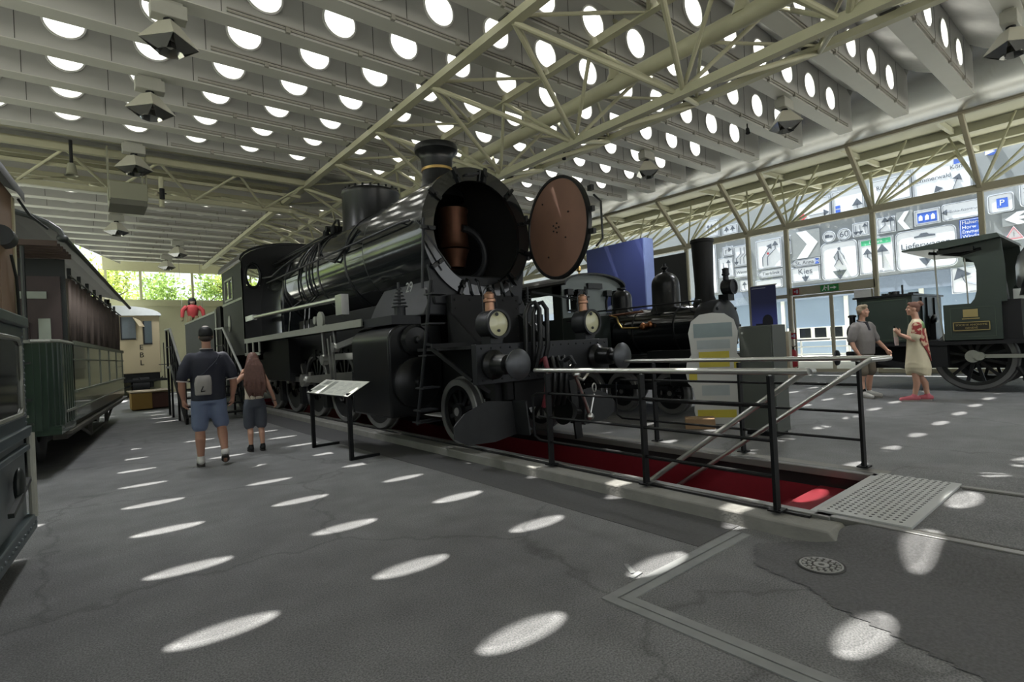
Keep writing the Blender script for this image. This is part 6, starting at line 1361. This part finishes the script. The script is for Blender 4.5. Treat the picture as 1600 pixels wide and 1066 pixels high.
shoe(M1, 'shoe', (-.12,-.01,.09), (-.13,.17,.035), shoe_w, sole_d, M1.t); shoe(M1, 'shoe', (.155,-.15,.18), (.165,-.02,.045), shoe_w, sole_d, M1.t, lift=1)
sb2 = thing('shoulder_bag', 'small grey shoulder bag slung across the back of the man in the navy polo', 'bag', M1.W((-.05,-.19,1.06)), None)
b = MB(); M1.stack(b, [(-.06,-.185,.945,.085,.032),(-.06,-.19,.96,.095,.04),(-.06,-.19,1.1,.1,.042),(-.055,-.185,1.17,.09,.035),(-.05,-.18,1.2,.07,.02)]); obj('bag_body', b, mat('bag_grey', srgb(140,136,132), .7, 0, .1, 20), sb2)
b = MB(); b.tube([M1.W(p) for p in ((-.04,-.236,1.0),(-.085,-.234,.99),(-.085,-.234,1.0),(-.06,-.238,1.06))], .006, 6); obj('zip_pull', b, blk, sb2)
b = MB(); b.tube([M1.W(p) for p in ((-.13,-.16,1.15),(-.02,-.165,1.25),(.1,-.155,1.38),(.15,-.13,1.46))], .010, 6); obj('strap', b, navy, sb2)
# ---- girl beside him
G1 = Person('girl with long brown hair, cream top and dark knee shorts beside the man', 2.03, 8.66, 6, .80)
b = MB(); G1.torso(b, .86, .9); G1.head(b, (0,.02,1.70), .0, -.05, 1.12)
for pts in (((-.085,0,.92),(-.09,.05,.5),(-.095,-.02,.09)),((.085,0,.92),(.09,.0,.49),(.10,-.06,.09))):
    G1.tube(b, [pts[0],pts[1]], [.082,.055]); G1.tube(b, [pts[1],((pts[1][0]+pts[2][0])/2,pts[1][1]*.5-.04,.33),pts[2]], [.052,.052,.034])
G1.foot(b, (-.095,-.02,.08), (-.105,.17,.035)); G1.foot(b, (.10,-.06,.08), (.11,.13,.035))
G1.tube(b, [(-.165,0,1.42),(-.29,-.01,1.31),(-.36,.02,1.22)], [.048,.042,.038]); G1.tube(b, [(-.36,.02,1.22),(-.27,.14,1.32),(-.18,.18,1.43)], [.038,.034,.025]); G1.hand(b, (-.18,.18,1.43), (.4,.1,1), (1,-.2,-.2), .7, True)
G1.tube(b, [(.165,0,1.42),(.24,-.02,1.25),(.28,-.02,1.12)], [.048,.042,.038]); G1.tube(b, [(.28,-.02,1.12),(.33,.02,1.0),(.36,.06,.90)], [.038,.034,.025]); G1.hand(b, (.36,.06,.90), (.25,.3,-1), (-.8,.3,0), .8, False)
bo = G1.make('body', b, skin_b, .0085, 3); G1.face(bo)
cream_t = mat('top_cream', srgb(204,192,172), .8, 0, .08, 15); dk_s = mat('shorts_dark', srgb(70,74,84), .8, 0, .12, 15); hair_b = mat('hair_brown', srgb(92,62,52), .55, 0, .35, 30, bump=.5, bscale=30)
b = MB(); G1.stack(b, [(0,0,.96,.165,.125),(0,0,1.08,.155,.12),(0,0,1.25,.165,.12),(0,-.005,1.36,.165,.115),(0,-.01,1.42,.13,.09)])
for sg in (-1,1): G1.tube(b, [(sg*.1,.03,1.4),(sg*.1,-.01,1.5),(sg*.1,-.06,1.42)], [.03,.03,.03])
G1.make('top', b, cream_t, .011, 4)
b = MB(); G1.stack(b, [(0,0,1.0,.16,.12),(0,0,.9,.185,.135),(0,0,.82,.185,.13)])
for sg, ky in ((-1,.04),(1,.0)): G1.tube(b, [(sg*.09,0,.86),(sg*.1,ky*.5,.7),(sg*.1,ky,.50)], [.105,.105,.1])
G1.make('shorts', b, dk_s, .012, 5)
b = MB(); G1.ell(b, (0,-.015,1.745), .098,.112,.112); G1.stack(b, [(0,-.05,1.78,.095,.07),(0,-.07,1.65,.13,.075),(0.01,-.10,1.5,.18,.065),(.02,-.12,1.3,.19,.055),(.03,-.13,1.15,.165,.045),(.045,-.13,1.03,.09,.03)])
for i in range(9): x = -.15+.038*i; G1.tube(b, [(x*.5,-.115,1.72),(x*.8+.012*(i%2),-.15,1.6),(x-.012*(i%2),-.165,1.45),(x*1.1+.03*(i%2),-.18,1.25),(x+.02,-.17,1.12),(x*.9+.05-.02*(i%2),-.165,.99+.045*(i%3))], [.02,.028,.027,.028,.02,.008], 8)
G1.make('hair', b, hair_b, .010, 2)
for sg, an, to in ((-1,(-.095,-.02,.08),(-.105,.19,.03)),(1,(.10,-.06,.08),(.11,.15,.03))): shoe(G1, 'sandal', an, to, blk_m, sole_d, G1.t)
b = MB(); b.tube([G1.W((.36+.03*cos(t),.06+.03*sin(t),.91)) for t in [2*pi*i/14 for i in range(14)]], .006, 6, closed=True); obj('bracelet', b, blk_m, G1.t)

# ---- man in grey polo facing the woman
M2 = Person('man in a grey polo shirt and khaki shorts standing by the green engine', 11.9, 3.70, 200, .98)
b = MB(); M2.torso(b, 1.1, 1.3); M2.head(b, (0,.03,1.71), -.5, 0)
for pts in (((-.10,0,.92),(-.12,.02,.49),(-.13,-.04,.09)),((.10,0,.92),(.13,.06,.49),(.12,.04,.09))):
    M2.tube(b, [pts[0],pts[1]], [.095,.062]); M2.tube(b, [pts[1],((pts[1][0]+pts[2][0])/2,pts[1][1]*.5-.03,.33),pts[2]], [.058,.06,.038])
M2.foot(b, (-.13,-.04,.09), (-.17,.14,.04)); M2.foot(b, (.12,.04,.09), (.16,.22,.04))
M2.tube(b, [(.21,0,1.43),(.27,-.02,1.28),(.29,-.03,1.14)], [.06,.055,.046]); M2.tube(b, [(.29,-.03,1.14),(.29,.02,1.0),(.26,.08,.89)], [.046,.042,.03]); M2.hand(b, (.26,.08,.89), (-.1,.15,-1), (-1,.1,0), .7, False)
M2.tube(b, [(-.21,0,1.43),(-.28,.01,1.28),(-.34,.02,1.13)], [.06,.055,.046]); M2.tube(b, [(-.34,.02,1.13),(-.40,.08,1.02),(-.44,.14,.93)], [.046,.042,.03]); M2.hand(b, (-.44,.14,.93), (-.3,.35,-.9), (.9,.2,0), .6, True)
bo = M2.make('body', b, skin_b, .0095, 3); M2.face(bo)
grey_p = mat('polo_grey', srgb(128,124,122), .85, 0, .12, 22); kh = mat('shorts_khaki', srgb(104,96,84), .85, 0, .1, 14)
b = MB(); M2.stack(b, [(0,.01,.86,.20,.16),(0,.01,.98,.205,.17),(0,.02,1.12,.205,.17),(0,.01,1.3,.215,.15),(0,-.01,1.42,.215,.125),(0,-.015,1.485,.145,.09),(0,-.01,1.52,.075,.07)])
for sg, e in ((1,(.285,-.03,1.17)),(-1,(-.32,.015,1.17))): M2.tube(b, [(sg*.18,-.005,1.42),(sg*.235,-.005,1.38),(sg*.262,-.01,1.29),e], [.09,.088,.084,.08])
sh_ = M2.make('polo_shirt', b, grey_p, .013, 5)
b = MB(); b.bar(M2.W((0,.14,1.33)), M2.W((0,.085,1.5)), .05, .02, M2.D((0,1,0))); b.tube([M2.W((.08*cos(t),-.008+.075*sin(t),1.515+.03*-sin(t))) for t in [2*pi*i/20 for i in range(20)]], .016, 8, closed=True); obj('collar', b, mat('collar_dark', srgb(40,40,46), .8), sh_)
b = MB(); M2.stack(b, [(0,0,.93,.185,.15),(0,0,.84,.19,.145),(0,0,.8,.19,.135)])
for sg, k_ in ((-1,(-.125,.02,.52)),(1,(.13,.055,.52))): M2.tube(b, [(sg*.1,0,.84),(sg*.11,.02,.68),k_], [.108,.106,.1])
M2.make('shorts', b, kh, .014, 5)
M2.hair = MB(); b = M2.hair
for p, r in (((0,-.02,.06),(.086,.1,.082)),((0,.035,.105),(.07,.05,.04)),((.05,.03,.1),(.05,.05,.04)),((-.06,-.04,.02),(.03,.06,.06)),((.06,-.04,.02),(.03,.06,.06)),((0,-.07,.0),(.07,.04,.07))): M2.ell(b, M2.hq(*p), *r, M2.hR)
M2.make('hair', b, mat('hair_grey_blond', srgb(150,134,112), .6, 0, .3, 30), .01, 2)
for an, to in (((-.13,-.04,.09),(-.18,.17,.035)),((.12,.04,.09),(.17,.25,.035))):
    shoe(M2, 'shoe', an, to, shoe_w, mat('sole_pale', srgb(150,146,140), .7), M2.t); b = MB(); M2.tube(b, [(an[0],an[1],.12),(an[0],an[1],.155)], [.043,.043]); obj('sock', b, blk_m, M2.t)
cam_ = thing('camera_bag', 'small dark camera bag at the right hip of the man in grey', 'bag', M2.W((.26,-.06,.86))); b = MB(); M2.stack(b, [(.27,-.08,.8,.04,.08),(.27,-.08,.9,.045,.09),(.27,-.08,.93,.03,.07)]); obj('bag_body', b, blk_m, cam_)
# ---- woman in a patterned cream dress, hands raised
W1 = Person('woman in a cream and red dress with pink shoes facing the man in grey', 11.62, 2.78, -16, .97)
b = MB(); W1.torso(b, .88, .92); W1.head(b, (0,.03,1.70), -.1, .08)
for pts in (((-.085,0,.92),(-.075,.05,.49),(-.06,.08,.09)),((.085,0,.92),(.08,.0,.49),(.09,-.12,.09))):
    W1.tube(b, [pts[0],pts[1]], [.088,.058]); W1.tube(b, [pts[1],((pts[1][0]+pts[2][0])/2,(pts[1][1]+pts[2][1])/2-.03,.33),pts[2]], [.054,.056,.035])
W1.foot(b, (-.06,.08,.08), (-.08,.26,.035)); W1.foot(b, (.09,-.12,.08), (.11,.06,.035))
for sg, el, wr in ((-1,(-.23,.05,1.14),(-.05,.25,1.25)),(1,(.24,.03,1.13),(.06,.25,1.24))):
    W1.tube(b, [(sg*.165,0,1.42),(sg*.22,.0,1.28),el], [.05,.046,.04]); W1.tube(b, [el,tuple((Vector(el)+Vector(wr))/2),wr], [.04,.036,.026]); W1.hand(b, wr, (-sg*.1,.5,.75), (-sg*1,.1,.1), .9, sg < 0)
bo = W1.make('body', b, skin_b, .0095, 3); W1.face(bo)
def dress_mat():
    m = mat('dress_cream', srgb(206,196,168), .85, 0, .1, 8); nt = m.node_tree; bs = nt.nodes['Principled BSDF']
    return m
dr_m = dress_mat()
b = MB(); hem = [[W1.W(((hw)*cos(t),(hd)*sin(t),z0+.11*max(0,cos(t-RAD(150)))**2)) for t in [2*pi*i/20 for i in range(20)]] for hw,hd,z0 in ((.22,.185,.46),(.248,.2,.62))]; b.loft(hem)
W1.stack(b, [(0,0,.62,.25,.2),(0,0,.8,.235,.18),(0,0,.95,.225,.165),(0,0,1.12,.205,.15),(0,0,1.3,.205,.135),(0,-.01,1.42,.195,.115),(0,-.015,1.48,.13,.08),(0,-.01,1.515,.07,.065)])
for sg, e in ((-1,(-.225,.02,1.19)),(1,(.235,.015,1.18))): W1.tube(b, [(sg*.15,-.01,1.42),(sg*.205,.0,1.3),e], [.08,.078,.075])
ds = W1.make('dress', b, dr_m, .013, 6)
redp = mat('dress_red', srgb(150,58,54), .85, 0, .4, 22)
def blotch(m, scale, c0, c1):
    nt = m.node_tree; bs = nt.nodes['Principled BSDF']; n = nt.nodes.new('ShaderNodeTexNoise'); n.inputs['Scale'].default_value = scale; n.inputs['Detail'].default_value = 1; tc = nt.nodes.new('ShaderNodeTexCoord'); r = nt.nodes.new('ShaderNodeValToRGB')
    nt.links.new(tc.outputs['Object'], n.inputs['Vector']); nt.links.new(n.outputs['Fac'], r.inputs[0]); nt.links.new(r.outputs[0], bs.inputs['Base Color'])
    r.color_ramp.elements[0].position = .5; r.color_ramp.elements[0].color = (*c0,1); r.color_ramp.elements[1].position = .56; r.color_ramp.elements[1].color = (*c1,1)
blotch(redp, 13, srgb(142,54,52), srgb(196,168,140)); grp = mat('dress_green', srgb(120,150,100), .85, 0, .3, 20)
def wrap(nm, rows, m_):
    # cloth panel lying on the dress: rows of (z, angle from, angle to, half width, half depth)
    b = MB(); G = [[W1.W(((hw+.008)*cos(t), (hd+.008)*sin(t)-.003, z)) for t in [RAD(a0+(a1-a0)*i/8) for i in range(9)]] for z,a0,a1,hw,hd in rows]
    b.grid(G); o = obj(nm, b, m_, ds); md = o.modifiers.new('S', 'SOLIDIFY'); md.thickness = .006; md.offset = 0
wrap('red_pattern', [(.74,290,252,.245,.19),(.9,280,230,.232,.175),(1.05,268,202,.217,.16),(1.2,260,186,.208,.145),(1.34,250,178,.208,.135)], redp)
wrap('green_pattern', [(1.34,246,176,.208,.135),(1.42,246,176,.2,.118),(1.465,250,180,.155,.095)], grp)
b = MB(); W1.tube(b, [(-.19,-.01,1.38),(-.215,.005,1.26)], [.083,.081]); W1.make('red_sleeve', b, redp, .012, 4, ds)
b = MB(); hair_r = mat('hair_auburn', srgb(112,76,62), .55, 0, .3, 30)
for p, r in (((0,-.02,.055),(.084,.098,.085)),((0,.05,.1),(.05,.04,.03)),((0,-.06,.0),(.07,.05,.06)),((0,-.10,.11),(.05,.05,.045)),((.03,-.11,.13),(.03,.03,.03)),((-.02,-.13,.09),(.03,.03,.03))): W1.ell(b, W1.hq(*p), *r, W1.hR)
W1.make('hair', b, hair_r, .009, 2)
pk = mat('shoe_pink', srgb(190,100,110), .7)
for an, to in (((-.06,.08,.08),(-.085,.28,.03)),((.09,-.12,.08),(.11,.08,.03))): shoe(W1, 'shoe', an, to, pk, mat('sole_pale'), W1.t)
it = thing('water_bottle', 'small bottle wrapped in pale cloth, held by the woman in the dress', 'bottle', W1.W((0,.32,1.18)))
b = MB(); W1.tube(b, [(0,.31,1.2),(0,.315,1.34)], [.03,.03]); obj('bottle_body', b, mat('bottle_pale', srgb(196,186,160), .4), it); b = MB(); b.cyl(W1.W((0,.315,1.36)), W1.W((0,.32,1.41)), .016, n=12); obj('cap', b, blk_m, it)
b = MB(); W1.stack(b, [(0,.3,1.04,.035,.03),(0,.3,1.12,.045,.035),(0,.305,1.2,.033,.033)]); obj('cloth', b, mat('cloth_pink', srgb(196,174,170), .9, 0, .1, 20), it)
